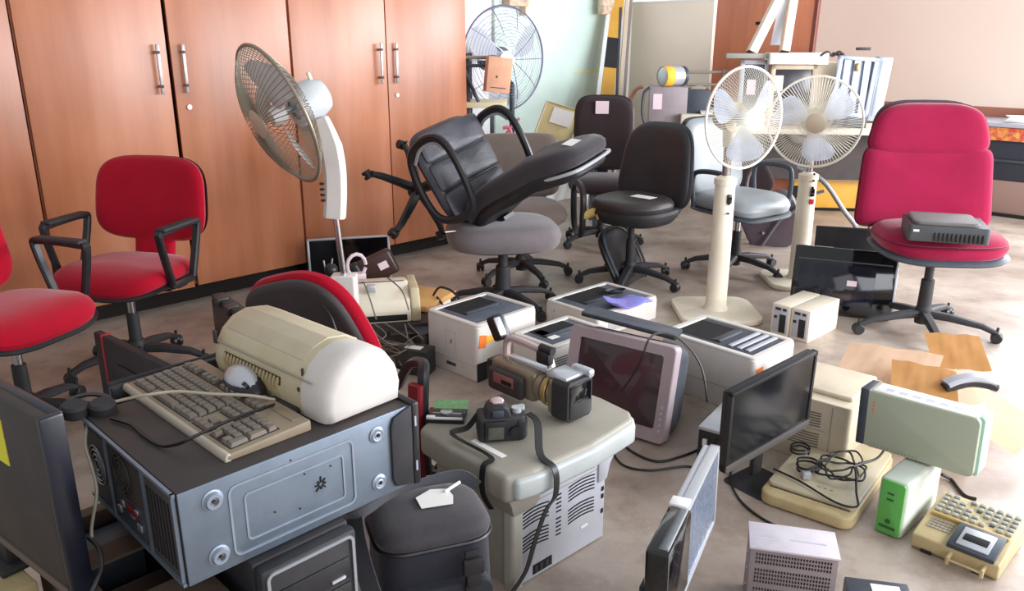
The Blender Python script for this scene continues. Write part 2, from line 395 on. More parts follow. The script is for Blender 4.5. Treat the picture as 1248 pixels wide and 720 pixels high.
# --- rusty open case and black towers that carry the big lying tower ---
TZ=.571
t=thing('computer_case','rusty brown open steel case beneath the left end of the lying tower','computer case',(-.60,1.06,0),(0,0,45.3))
c=B(); W,D,H=.19,.52,.50; 
c.box(0,.008,0,D,0,H); c.box(W-.008,W,0,D,0,H); c.box(.008,W-.008,0,.008,0,H); c.box(.008,W-.008,D-.008,D,0,H); c.box(.008,W-.008,.008,D-.008,0,.01)
c.box(0,W,0,.16,H,H+.006); c.box(0,W,.3,.36,H,H+.006); c.box(0,.03,.16,D,H,H+.006); c.box(W-.03,W,.16,D,H,H+.006); c.box(0,W,D-.03,D,H,H+.006)
part('shell',c,M_rust,t)
part('disk_drive',B().box(.03,W-.03,.37,.47,.36,H-.02,.004),M_slate,t); part('power_supply',B().box(.02,W-.02,.18,.29,.33,H-.05,.004),M_dbrown,t)
t=thing('computer_tower','black computer tower with a silver-edged front under the lying tower, right of the rusty case','computer tower',(-.435,1.20,0),(0,0,45.3))
part('case',B().box(0,.2,.03,.45,0,.567,.004),M_blkm,t)
fr=B().box(0,.2,0,.03,.02,.565,.01); F_=part('front_panel',fr,M_blkm,t)
part('silver_frame',B().sweep([(p[0],-.001,p[1]) for p in rrect(.012,.188,.05,.555,.012)],rect(.007,.006),closed=True),M_steel2,t,'silver front frame')
for k in range(3):
    z=.49-k*.055; D_=part('drive_cover',B().box(.022,.178,-.004,.001,z-.024,z+.024,.002),M_blk,t)
    part('eject_button',B().box(.135,.165,-.008,-.003,z-.016,z-.01,.001),M_silver,D_)
part('paper_label',B().box(.12,.172,-.0065,-.004,.30,.37),M_paper,t,'white paper label')

# --- big tower lying on its side ---
t=thing('computer_tower','grey steel computer tower lying on its side, carrying the keyboard and cream printer','computer tower',(-.543,1.16,TZ),(0,0,45.3))
L,D,T=.476,.419,.175
c=B(); c.box(.0,L,.0,D,.002,T-.0,.003); part('case',c,M_dbrown,t)
pb=B(); pb.box(0,L,-.004,.0,.0,T,.0015); PN=part('bottom_panel',pb,M_steel,t,'bare grey steel bottom panel')
# stamped ridge lines
rd=B()
rd.sweep([(p[0],-.0045,p[1]) for p in rrect(.085,.335,.018,.152,.014)],rect(.0035,.004),closed=True)
rd.sweep([(p[0],-.0045,p[1]) for p in rrect(.112,.312,.038,.128,.008)],rect(.003,.0035),closed=True)
part('stamped_ridges',rd,M_ridge,PN)
hs=B()
for a in range(8):
    an=a*math.pi/4; r0,r1=.004,.010+.003*(a%3)
    hs.sweep([(.262+r0*math.cos(an),-.0048,.086+r0*math.sin(an)),(.262+r1*math.cos(an),-.0048,.086+r1*math.sin(an))],rect(.002,.0026 if a%3 else .004))
for x,z in ((.165,.07),(.215,.055),(.23,.12),(.19,.15),(.205,.158),(.285,.115)): hs.cyl((x,-.0055,z),(x,-.004,z),.0018,n=8)
part('punched_holes',hs,M_hole,PN)
for x,z,r in ((.056,.142,.019),(.056,.035,.019),(.392,.140,.017),(.392,.036,.017)):
    f=B(); f.lathe([(0,.006 if x<.1 else .004),(.006,.006),(.008,.010 if x<.1 else .005),(r*.7,.010 if x<.1 else .006),(r*.85,.003),(r,.002),(r,0)],28,Matrix.Translation((x,-.004,z))@Matrix.Rotation(R_(90),4,'X'))
    F_=part('foot',f,M_ridge,t)
    part('screw',B().cyl((x,-.0155 if x<.1 else -.011,z),(x,-.004,z),.0035,n=10),M_hole if x>.1 else M_dbrown,F_)
# front bezel (right end)
fb=B(); fb.box(L,L+.018,-.012,D+.004,-.004,T+.006,.006); part('front_bezel',fb,M_blk,t)
fb=B(); fb.prism([(L-.045,.012),(L+.0,.0),(L+.0,T+.002),(L-.045,T-.012),(L-.052,T-.03),(L-.052,.03)],'y',-.010,-.003,.002); part('bezel_flap',fb,M_blkm,t,'black plastic bezel flap')
cl=B()
for z in (.03,.13): cl.box(L+.004,L+.008,-.0135,-.011,z,z+.022)
part('bezel_clip',cl,M_alu,t)
# rear face (left end): io
io=B(); io.box(-.003,.0,.004,D-.004,.004,T-.004,.001); RP=part('rear_panel',io,M_dbrown,t)
rv=B()
for k in range(7):
    y=.03+k*.014; rv.box(-.0045,-.003,y,y+.006,.02,T-.03)
part('expansion_slots',rv,M_hole,RP)
rv=B(); rv.box(-.0045,-.003,.15,.28,.012,.075); part('port_panel',rv,M_slate,RP)
for y,z,w_,h_ in ((.16,.03,.02,.014),(.19,.045,.018,.01),(.255,.03,.014,.014),(.235,.05,.012,.012),(.17,.062,.014,.008)): part('port',B().box(-.009,-.0045,y,y+w_,z,z+h_,.001),M_steel2,RP)
part('rear_frame',B().box(-.008,-.002,.003,.008,.0,T).box(-.008,-.002,.0,D,.0,.006).box(-.008,-.002,.0,D,T-.006,T).box(-.007,-.003,.128,.134,.004,T-.004).box(-.007,-.003,.298,.304,.004,T-.004),M_steel,RP)
pp=B().box(-.009,-.0045,.175,.225,.052,.066,.001); part('port',pp,M_maroon,RP,'dark red port')
fg=B()
for r in (.012,.022,.032,.040): fg.tube([(-.005,.235+r*math.cos(a*math.pi/12),.118+r*math.sin(a*math.pi/12)) for a in range(24)],.0012,6,closed=True)
for a in range(4): fg.tube([(-.005,.235-.04*math.cos(a*math.pi/4),.118-.04*math.sin(a*math.pi/4)),(-.005,.235+.04*math.cos(a*math.pi/4),.118+.04*math.sin(a*math.pi/4))],.0012,6)
part('fan_grille',fg,M_dbrown,RP); part('fan_opening',B().cyl((-.0042,.235,.118),(-.003,.235,.118),.041,n=28),M_hole,RP)
ps=B().box(-.005,-.003,.31,.405,.015,T-.015); PSU=part('power_supply',ps,M_slate,RP)
fg=B()
for r in (.012,.022,.032,.040): fg.tube([(-.0065,.358+r*math.cos(a*math.pi/12),.09+r*math.sin(a*math.pi/12)) for a in range(24)],.0012,6,closed=True)
part('supply_grille',fg,M_steel2,RP)
# --- keyboard ---
KZ=TZ+T
kt=thing('keyboard','dusty taupe wired keyboard with grey keys lying on the big tower','keyboard',(-.495,1.262,KZ),(0,0,46))
kw,kd=.172,.441
# outline: x = depth (near edge at x=0 .. far), y = length
kb=B(); kb.prism([(0,0),(kw,0),(kw,.022),(0,.014)],'y',0,kd,.004); part('body',kb,M_kb,kt)
part('base_tray',B().box(.004,kw-.004,.004,kd-.004,-.0,.006,.002),M_blk,kt)
part('front_edge',B().prism([(-.002,.0),(.010,.0),(.010,.0145),(.002,.0145),(-.002,.008)],'y',.0,kd,.002),mat('pale_edge',(184,172,156),.4),kt,'pale front edge')
def topz(x): return .014+.008*x/kw
rc=B()
for x0,x1,y0,y1 in ((.016,.114,.013,.094),(.016,.037,.103,.165),(.036,.056,.122,.146),(.072,.114,.103,.165),(.016,.114,.170,.428),(.122,.146,.104,.430)):
    rc.prism([(x0,.0145+.008*x0/kw),(x1,.0145+.008*x1/kw),(x1,.010),(x0,.010)],'y',y0,y1)
part('key_recess',rc,mat('dark_key_recess',(54,46,40),.7),kt)
Mk=Matrix.Identity(4)
groups={'letter_keys':[], 'cursor_keys':[], 'number_pad_keys':[], 'function_keys':[]}
u=.0188
# y measured from the near (numeric) end; photo shows the number pad nearest
def key(b,x,y,wx,wy):
    z=topz(x+wx/2)
    t=bmesh.new(); bmesh.ops.create_cube(t,size=1)
    for v in t.verts:
        k=.80 if v.co.z>0 else 1
        v.co=Vector((x+wx/2+v.co.x*wx*k,y+wy/2+v.co.y*wy*k,z+(.0085 if v.co.z>0 else -.002)))
    bmesh.ops.bevel(t,geom=t.edges[:],offset=.0012,segments=1,affect='EDGES'); b._merge(t)
g=.001
b=B()
for r,xx in enumerate((.018,.018+u,.018+2*u,.018+3*u,.018+4*u)):
    for c_ in range(4):
        if r==0 and c_==2: continue
        yy=.016+c_*u
        if c_==0 and r in (0,2): key(b,xx,yy,2*u-g,u-g); continue
        if c_==0 and r in (1,3): continue
        key(b,xx,yy,u-g,(2*u-g) if (r==0 and c_==1+0 and False) else u-g)
part('number_pad_keys',b,M_key,kt)
b=B()
for c_ in range(3): key(b,.018,.106+c_*u,u-g,u-g)
key(b,.018+u,.106+u,u-g,u-g)
for r in (3,4):
    for c_ in range(3): key(b,.018+r*u,.106+c_*u,u-g,u-g)
part('cursor_keys',b,M_key,kt)
b=B(); y0=.172
rows=[(.018,[1.25,1.25,1.25,6,1.25,1.25,1.25]),(.018+u,[2.4]+[1]*10+[2.1-.9+.8]),(.018+2*u,[2]+[1]*11+[1.6]),(.018+3*u,[1.5]+[1]*12+[1.2]),(.018+4*u,[2]+[1]*13)]
for xx,ws in rows:
    tot=sum(ws); sc=(.425-y0)/tot; yy=y0
    for w_ in ws: key(b,xx,yy,u-g,w_*sc-g); yy+=w_*sc
part('letter_keys',b,M_key,kt)
b=B()
xx=.018+5*u+.012
for k in range(16):
    yy=.106+k*.0202
    if k in (3,8,12): continue
    key(b,xx,yy,u-g,u-.002)
part('function_keys',b,M_key,kt)
part('palm_recess',B().box(kw-.028,kw-.008,.02,.09,.0205,.0225,.002),M_kb,kt)
# --- mouse ---
mt=thing('computer_mouse','silver and black computer mouse propped against the cream printer','mouse',G(298,470,KZ+.024),(34,4,-48))
ms=B().ball((0,0,.0),.058,sq=(1.15,.66,.55)); part('body',ms,M_blk,mt)
ms=B().ball((-.004,.004,.010),.056,sq=(1.05,.56,.46)); part('top_shell',ms,M_silver,mt,'silver top shell')
part('scroll_wheel',B().cyl((.040,-.004,.026),(.040,.004,.026),.008,n=14),M_blk,mt)
# --- cream inkjet printer ---
ix=G(262,455,KZ); 
it=thing('inkjet_printer','long cream inkjet printer with rounded hood lying on the big tower','printer',(-.655,1.668,KZ+.004),(0,0,-42))
prof=[(.0,.0),(-.004,.03),(.0,.075),(.022,.112),(.05,.138),(.085,.150),(.125,.146),(.16,.125),(.18,.09),(.186,.045),(.18,0)]
LW=.415
prof=[(.0,.0),(-.006,.03),(-.002,.066),(.018,.100),(.045,.122),(.08,.132),(.12,.127),(.155,.108),(.178,.075),(.186,.04),(.18,0)]
hb=B(); 
# ends are domed: shrink end sections
def ipt(xs,k,lift=0): return [( xs, .09+(p[0]-.09)*k, p[1]*k+lift) for p in prof]
t_=bmesh.new(); rings=[]
for xs,k in ((0.008,.55),(0.0,.72),(.002,.88),(.015,.97),(.04,1),(LW-.06,1),(LW-.03,.99),(LW-.012,.96),(LW-.002,.88),(LW-.001,.6)):
    rings.append([t_.verts.new(p) for p in ipt(xs,k,(1-k)*.03)])
n=len(prof)
for a,b_ in zip(rings,rings[1:]):
    for i in range(n): t_.faces.new((a[i],a[(i+1)%n],b_[(i+1)%n],b_[i]))
t_.faces.new(rings[0]); t_.faces.new(rings[-1][::-1]); bmesh.ops.recalc_face_normals(t_,faces=t_.faces[:])
hb._merge(t_); H_=part('body',hb,M_cream,it,ang=60)
# white end cap
t_=bmesh.new(); rings=[]
for xs,k in ((LW-.075,1.004),(LW-.03,.997),(LW-.012,.97),(LW+.0,.90),(LW+.004,.78),(LW+.005,.4)):
    rings.append([t_.verts.new(p) for p in ipt(xs,k,(1-k)*.03)])
for a,b_ in zip(rings,rings[1:]):
    for i in range(n): t_.faces.new((a[i],a[(i+1)%n],b_[(i+1)%n],b_[i]))
t_.faces.new(rings[-1][::-1]); bmesh.ops.recalc_face_normals(t_,faces=t_.faces[:])
part('end_cap',B()._merge(t_),mat('off_white_plastic',(212,206,200),.45,dirt=.3,dscale=10,dcol=(200,190,178)),it,'paler off-white end cap',ang=60)
# lid
ld=B(); lp=[(.020,.1035),(.045,.1245),(.08,.1345),(.12,.1295),(.150,.1135)]
low=[(a,b_-.006) for a,b_ in lp]
ld.prism(lp+low[::-1],'x',.035,LW-.095,.0012); part('hood_lid',ld,M_cream2,it,'greyer hood lid')
gr=B().box(.06,.27,-.0045,-.002,.022,.062); part('grille_recess',gr,M_dbrown,it,'dark grille recess')
gr=B()
for k in range(17):
    x=.064+k*.0125; gr.sweep([(x,-.003,.02),(x-.003,-.008,.045),(x-.001,.0,.066)],rect(.004,.007))
part('grille_ribs',gr,M_beige,it)
part('seam',B().box(.02,LW-.04,-.0035,-.0005,.076,.078),M_putty,it)
mk=B(); mk.box(.33,.336,-.0055,-.002,.05,.058); mk.box(.3335,.3355,.004,.009,.08,.095); part('mark',mk,M_dbrown,it)
part('brand_notch',B().box(.018,.03,-.006,.0,.07,.10,.002),M_dbrown,it)
part('port_cover',B().box(.24,.33,-.02,.0,.0,.014,.004),M_blkm,it,'black connector at the foot')
# --- big grey/green printer carrying the cameras ---
bt=thing('laser_printer','large putty grey laser printer standing on end with flared top, holding the cameras','printer',(-.001,1.897,0),(0,0,43))
bw,bd,bh=.378,.33,.30
part('body',B().prism(rrect(0,bw,0,bd,.012),'z',0,bh,.002),M_putty,bt)
fp=B(); fp.box(.012,bw-.004,-.006,.001,.004,bh-.015,.003); FP=part('back_panel',fp,M_lgrey,bt,'slotted panel with window light in its pale tone')  # window light put into the colour: this side paler, bluer than the putty body
vb=B()
for zc in (.205,.13):
    vents(vb,.035,.135,zc-.03,zc+.025,5,True,y=-.0068,th=.0035,curve=.006)
    vents(vb,.215,.325,zc-.02,zc+.035,5,True,y=-.0068,th=.0035,curve=.006)
    for k in range(5): vb.box(.165,.185,-.0075,-.006,zc-.03+k*.013,zc-.026+k*.013)
part('vent_slots',vb,M_hole,FP)
vb=B(); vb.box(.075,.15,-.0078,-.006,.015,.045); part('connector_recess',vb,M_hole,FP)
vb=B()
for x in (.08,.1,.122): vb.box(x,x+.012,-.0095,-.0075,.02,.04,.001)
part('connector',vb,M_blk,FP)
vb=B(); vb.box(.27,.30,-.0078,-.006,.075,.083); part('label',vb,M_paper,FP)
vb=B()
for z in (.165,.14,.09): vb.box(.358,.368,-.0078,-.006,z,z+.014)
part('latch_hole',vb,M_hole,FP)
vb=B(); vb.box(.012,.0135,-.0075,-.006,.01,bh-.02); vb.box(.05,bw-.03,-.0072,-.006,.246,.248); part('panel_seam',vb,M_putty,FP)
part('corner_column',B().prism(rrect(-.008,.035,-.012,.03,.012),'z',0,bh,.002),mat('pale_putty',(176,172,160),.45,dirt=.3),bt)
# flared neck right side and recess
part('output_slot',B().box(.09,bw-.03,-.0085,.0,.262,.30),M_dbrown,bt,'dark slot under the top')
nk=B(); nk.prism([(bw-.04,.20),(bw,.20),(bw+.012,.245),(bw+.04,.285),(bw+.055,.31),(bw-.04,.31)],'y',-.012,.12,.006); part('neck',nk,M_lgrey,bt)  # right neck takes the painted lit tone, the left one stays putty
nk=B(); nk.prism([(-.01,.24),(.07,.24),(.09,.262),(.09,.31),(-.04,.31),(-.02,.28)],'y',-.02,.1,.006); part('neck',nk,M_putty,bt)
# top: broad lid polygon with bevelled edge
tz0,tz1=.30,.382
outl=[(-.052,-.03),(.03,-.055),(.25,-.062),(.45,-.04),(.488,.0),(.50,.12),(.49,.33),(.45,.365),(.0,.365),(-.045,.34),(-.055,.2)]
tp=B(); tp.prism(outl,'z',tz0,tz1,.014,3); part('top_cover',tp,M_putty,bt)
ed=B(); ed.prism([(-.03,-.052),(.03,-.066),(.25,-.073),(.45,-.052),(.492,-.01),(.47,.03),(.25,-.008),(.03,-.004),(-.03,-.0)],'z',tz0+.006,tz1-.012,.014,3)
part('front_rim',ed,mat('lit_green_grey_plastic',(186,190,188),.35,dirt=.25),bt,'rounded front rim with window light in its paler tone')  # rim on the lit side, its brightness mixed into the colour
part('paper_strip',B().box(.0,.018,.02,.15,tz1,tz1+.0006,M=Matrix.Translation((.012,.03,0))),M_paper,bt,'white paper strip')
MB_=Matrix.Translation((-.001,1.897,0))@Matrix.Rotation(R_(43),4,'Z')
TOP=.382
# circuit / hard drive
h=G(545,508,TOP); t=thing('hard_drive','opened hard drive with green circuit board at the left end of the big printer','hard drive',h,(0,0,-4))
part('chassis',B().box(-.058,.055,-.045,.04,0,.012,.002).box(-.05,.05,-.04,-.01,.012,.018,.002),M_blk,t)
part('arm',B().cyl((0,-.01,.013),(0,-.01,.024),.018,n=20).box(-.04,.045,-.016,-.008,.014,.02,.002),M_steel2,t)
part('platter_frame',B().box(-.055,.05,-.043,-.036,.010,.018,.001).box(-.055,-.03,-.043,-.03,.012,.02,.001),M_paper,t)
part('circuit_board',B().box(-.04,.06,.008,.05,.022,.026,M=Matrix.Rotation(R_(14),4,'X')),M_pcb,t,'green circuit board')
# --- DSLR ---
h=G(613,533,TOP); t=thing('dslr_camera','black digital camera with neck strap standing on the big printer','camera',h,(0,0,8))
bo=B(); bo.box(-.072,.062,-.03,.028,0,.078,.012,3); bo.box(-.072,-.04,.0,.05,.004,.076,.012,3); part('body',bo,M_blkm,t)
part('prism_hump',B().prism([(-.055,.07),(-.045,.098),(-.03,.108),(.0,.108),(.014,.098),(.022,.07)],'y',-.028,.035,.006,3),M_blkm,t)
part('hot_shoe',B().box(-.03,.0,-.012,.014,.107,.115,.003).ball((-.015,.012,.108),.02,sq=(1,.9,.5)),mat('pinkish_silver',(214,186,190),.3,.5),t,'silver hot shoe')
part('viewfinder',B().box(-.034,-.002,-.036,-.026,.078,.098,.004),M_slate,t); 
part('screen_bezel',B().box(-.055,.006,-.037,-.028,.008,.066,.004),M_blk,t); part('lcd_screen',B().box(-.045,-.002,-.0385,-.036,.014,.05,.001),mat('dull_olive_screen',(84,84,74),.3),t,'dull grey screen')
part('grip',B().box(.03,.066,-.034,.05,.004,.072,.014,3),M_blkm,t)
part('control_wheel',B().cyl((.032,-.04,.034),(.032,-.03,.034),.016,n=22),M_blk,t)
part('mode_dial',B().cyl((.038,0,.078),(.038,0,.092),.014,n=18),M_silver,t); part('shutter_button',B().cyl((.055,.018,.076),(.055,.018,.088),.009,n=14),M_silver,t)
part('lens',B().cyl((-.01,.028,.042),(-.01,.085,.042),.032,.030,n=26,bev=.003),M_blk,t)
# strap parts in local frame of camera (world polyline converted)
def toloc(o_,P): return [ (Matrix.LocRotScale(o_.location,o_.rotation_euler,None).inverted()@Vector(p)) for p in P]
rb=lambda w_,h_: rect(w_,h_)
edge=G(655,560,.40)
def BL(x,y,z): return MB_@Vector((x,y,z))
ca=Vector(h)
sp=[ca+Vector((.07,.0,.075)),ca+Vector((.095,-.03,.06)),BL(.085,-.02,TOP+.012),BL(.085,-.075,TOP-.01),BL(.082,-.082,.30),BL(.07,-.06,.25),BL(.045,-.045,.16),BL(.02,-.035,.07),BL(-.03,-.03,.02)]
part('neck_strap',B().sweep(toloc(t,cr(sp,5)),rect(.022,.0025),up=(.68,-.73,0)),M_cable,t)
sp=[ca+Vector((-.07,.0,.07)),ca+Vector((-.10,-.0,.03)),h+Vector((-.14,-.02,.02)),BL(-.02,.06,TOP+.012),BL(-.055,.05,TOP-.0),BL(-.062,.045,.31),BL(-.045,.03,.26)]
part('neck_strap',B().sweep(toloc(t,cr(sp,5)),rect(.016,.0025),up=(-.7,-.7,0)),M_cable,t)
# --- camcorder ---
c0=G(612,488,TOP); c1=G(700,505,TOP); dr=(c1-c0); ang=math.degrees(math.atan2(dr.y,dr.x))
t=thing('camcorder','champagne grey professional camcorder with carry handle and square lens hood on the big printer','camcorder',(c0+c1)/2+Vector((-.005,.03,-.004)),(0,0,-46))
t.scale=(1.08,1.08,1.08)
X=Matrix.Rotation(R_(90),4,'Y')
bd_=B(); bd_.box(-.15,.03,-.038,.038,.02,.115,.018,3); part('body',bd_,M_gold,t)
part('side_grip',B().box(-.14,.0,-.060,-.034,.025,.095,.02,3),M_dbrown,t,'dark grip pad'); part('battery',B().box(-.175,-.145,-.03,.03,.03,.1,.008),M_blk,t)
part('side_panel',B().box(-.11,-.03,-.0625,-.058,.055,.085,.004),mat('dusty_rose_plastic',(150,92,92),.5),t,'reddish side panel'); part('panel_slot',B().box(-.075,-.035,-.064,-.061,.06,.072),M_hole,t)
part('lens_barrel',B().lathe([(.0,0),(.042,0),(.044,.02),(.040,.022),(.041,.05),(.046,.052),(.046,.075),(.0,.075)],30,Matrix.Translation((.03,0,.068))@X),M_gold,t)
part('focus_ring',B().lathe([(.045,0),(.0475,.002),(.0475,.016),(.045,.018)],30,Matrix.Translation((.058,0,.068))@X),mat('brass',(176,150,96),.35,.6),t,'brass-toned ring')
hd=B(); 
hd.prism([(-.05,.022),(-.04,.012),(.04,.012),(.05,.022),(.05,.118),(.04,.128),(-.04,.128),(-.05,.118)],'x',.105,.165,.004); part('lens_hood',hd,M_blkm,t)
part('hood_collar',B().prism([(-.046,.026),(-.036,.016),(.036,.016),(.046,.026),(.046,.112),(.036,.122),(-.036,.122),(-.046,.112)],'x',.088,.112,.006),M_gold,t)
part('hood_cap',B().box(.1645,.168,-.042,.042,.022,.118,.006).box(.167,.169,-.03,.03,.066,.072,.001),M_gloss,t)
part('hood_top',B().box(.075,.15,-.04,.035,.122,.136,.005).box(.10,.17,.03,.055,.12,.145,.008),M_silver,t,'silver hood top and microphone bracket')
hn=B(); hn.sweep(cr([(-.12,0,.115),(-.115,0,.16),(-.09,0,.175),(.0,0,.172),(.04,0,.165),(.06,0,.13)],5),rect(.024,.018,.005)); part('carry_handle',hn,mat('pinkish_handle',(190,168,166),.4,.2),t)
part('microphone',B().box(.02,.07,-.025,.0,.14,.18,.008).cyl((.03,-.012,.185),(.075,-.012,.185),.012,n=14),M_blk,t)
part('eyepiece',B().box(-.045,.03,-.022,.022,-.018,.022,.009,M=Matrix.Translation((-.15,0,.185))@Matrix.Rotation(R_(58),4,'Y')),M_blk,t)
part('eyepiece_plate',B().box(-.035,.02,-.024,-.0,.020,.026,.003,M=Matrix.Translation((-.15,0,.185))@Matrix.Rotation(R_(58),4,'Y')),M_silver,t,'silver top plate')
part('top_rail',B().box(-.10,.05,-.012,.012,.113,.124,.003),M_silver,t)
# --- laser printers with recessed trays ---
def laser(name_lab,loc,yaw,W,D,T,m=M_white,tray=M_tray,rim=.045,extras=None,group=None,hollow=True):
    t=thing('laser_printer',name_lab,'printer',loc,(0,0,yaw),group)
    b=B(); b.prism(rrect(0,W,0,D,.018),'z',0,T-.012,.006,3)
    part('body',b,m,t)
    e=.03; r=B().sweep([(q[0],q[1],T-.008) for q in rrect(e/2,W-e/2,e/2,D-e/2,.012)],rect(e,.018,.004),closed=True,up=(0,0,1))
    part('top_frame',r,m,t)
    k=B(); k.box(e,W-e,e,D-e,T-.012,T-.005,.002); part('top_cover',k,tray,t,'blue-grey top cover')
    k=B(); x0,x1,y0,y1=W*.2,W*.8,D*.45,D*.92
    k.box(x0,x1,y0,y1,T-.005,T-.0035); part('tray_recess',k,M_hole,t,'dark tray opening')
    k=B(); k.prism([(y0,T-.003),(y1*.7,T-.012),(y0+.01,T+.004)],'x',x0+.01,x1-.01,.001); part('paper_slope',k,M_slate,t)
    return t
t=laser('white laser printer with an orange and yellow sticker, nearest the grey fabric seat',tuple(G(582,466)),46,.385,.335,.262)
part('side_seams',vents(B(),.012,.34,.07,.073,1,True,y=-.0008,axis='x').box(-.0015,.001,.14,.142,.10,.20).box(-.0015,.001,.20,.202,.10,.20).box(-.0015,.001,.14,.202,.198,.20).box(-.0015,.001,.14,.202,.10,.102),M_lgrey,t)
part('side_handle',B().box(-.0018,.001,.14,.2,.035,.05,.0).box(-.0018,.001,.165,.171,.14,.16),M_slate,t)
part('lower_recess',B().box(.0,.10,-.003,.001,.0,.085,.0),M_hole,t,'dark lower opening')
part('orange_sticker',B().prism([(.01,.155),(.05,.15),(.06,.205),(.018,.215)],'y',-.0015,.001),M_orange,t,'orange sticker'); part('yellow_sticker',B().prism([(.055,.165),(.10,.17),(.105,.2),(.058,.2)],'y',-.0015,.001),M_yelo,t,'amber sticker')
t=laser('low white laser printer between the monitor tube and the white printer with stickers',(.17,3.19,0),43,.36,.25,.21)
part('vent',vents(B(),.02,.10,.08,.16,7,True,y=-.001),M_slate,t); part('paper_slip',B().box(.08,.13,.08,.2,.2055,.2065),M_paper,t)
t=laser('white laser printer with a purple packet on top, in front of the black task chair',(.428,3.85,0),43,.49,.37,.125)
part('side_vent',vents(B(),.08,.22,.02,.09,14,False,y=-.001,th=.002,axis='y'),M_lgrey,t)
part('button',B().cyl((-.003,.3,.08),(.001,.3,.08),.008,n=12),M_lgrey,t)
pk=B(); pk.pad(.26,.15,.012,f=lambda x,y,z:(x,y,z+.012*math.sin(x*30)+.01*math.cos(y*40+x*20)),p=5)
solo('plastic_packet',pk,M_purple,'crumpled purple and blue plastic packet on the low white printer','packet',(.60,4.03,.148),(0,6,30))
wr=B(); wr.tube(cr([(.0,.05*math.cos(a),.0)and((.05+.006*k)*math.cos(a),(.03+.003*k)*math.sin(a),.003*k) for k in range(3) for a in [i*math.pi/5 for i in range(10)]],3),.004,6)
solo('coiled_cable',wr,M_cable,'small black cable coil behind the purple packet','cable',(.56,4.24,.132),(0,0,20))
t=laser('grey-white laser printer with deep open tray behind the black flat monitor',(.949,2.967,0),43,.32,.45,.25,m=M_white,tray=M_slate)
k=B()
for y in (.06,.1,.14): k.box(.06,.28,y,y+.02,.246,.252,.002)
part('tray_ribs',k,M_lgrey,t); part('orange_sticker',B().box(.02,.07,-.0015,.001,.16,.2),M_orange,t)
part('side_seam',B().box(-.0012,.001,.03,.33,.09,.092),M_putty,t)
# black slab on printer / CRT top
t=thing('laptop','thin black closed laptop resting across the tube monitor and the printer behind it','laptop',(.475,3.01,.374),(-9,8,-22))
part('lid',B().prism(rrect(-.20,.18,-.07,.09,.012),'z',0.009,.017,.002),M_slate,t); part('base',B().prism(rrect(-.20,.18,-.07,.09,.012),'z',0,.009,.002),M_blk,t)
# --- CRT ---
t=thing('crt_monitor','mauve-grey tube computer monitor tilted back, behind the big printer','monitor',(.190,2.97,.012),(-12,0,-36))
cw,chh=.45,.37
fr=B(); o_=rrect(0,cw,0,chh,.02); i_=rrect(.045,cw-.045,.05,chh-.04,.012)
t_=bmesh.new()
def ring(pts,y): return [t_.verts.new((p[0],y,p[1])) for p in pts]
r1=ring(o_,.05); r2=ring(o_,.004); r3=ring([(cw/2+(p[0]-cw/2)*.985,chh/2+(p[1]-chh/2)*.985) for p in o_],0); r4=ring(i_,0.0); r5=ring(i_,.016)
for a,b_ in ((r1,r2),(r2,r3),(r3,r4),(r4,r5)):
    for i in range(len(a)): t_.faces.new((a[i],a[(i+1)%len(a)],b_[(i+1)%len(a)],b_[i]))
t_.faces.new(r1); bmesh.ops.recalc_face_normals(t_,faces=t_.faces[:]); part('front_frame',B()._merge(t_),M_oldcrt,t)
sc=B(); sc.prism(rrect(.04,cw-.04,.045,chh-.035,.01),'y',.012,.02,.001); part('screen',sc,M_tube,t,'dark reddish tube screen')
hs=B(); t_=bmesh.new(); sec=[(.05,0,.0),(.12,.0,.0),(.2,.02,.02),(.30,.07,.05),(.38,.11,.09)]
rs=[[t_.verts.new((cw/2+(p[0]-cw/2)*(1-2*s/cw),y,chh/2+(p[1]-chh/2)*(1-2*q/chh))) for p in rrect(.008,cw-.008,.008,chh-.008,.05)] for y,s,q in sec]
for a,b_ in zip(rs,rs[1:]):
    for i in range(len(a)): t_.faces.new((a[i],a[(i+1)%len(a)],b_[(i+1)%len(a)],b_[i]))
t_.faces.new(rs[0]);t_.faces.new(rs[-1]); bmesh.ops.recalc_face_normals(t_,faces=t_.faces[:]); part('rear_housing',B()._merge(t_),M_slate,t,'dark rear housing')
bt_=B()
for k in range(5): bt_.cyl((cw-.022,-.004,.05+k*.022),(cw-.022,.001,.05+k*.022),.005,n=10)
part('button',bt_,M_lgrey,t)
part('stand',B().lathe([(0,0),(.11,0),(.11,.012),(.05,.03),(.05,.05),(0,.05)],26,Matrix.Translation((cw/2,.19,.0))@Matrix.Rotation(R_(12),4,'X')@Matrix.Translation((0,0,-.01))),M_blkm,t)
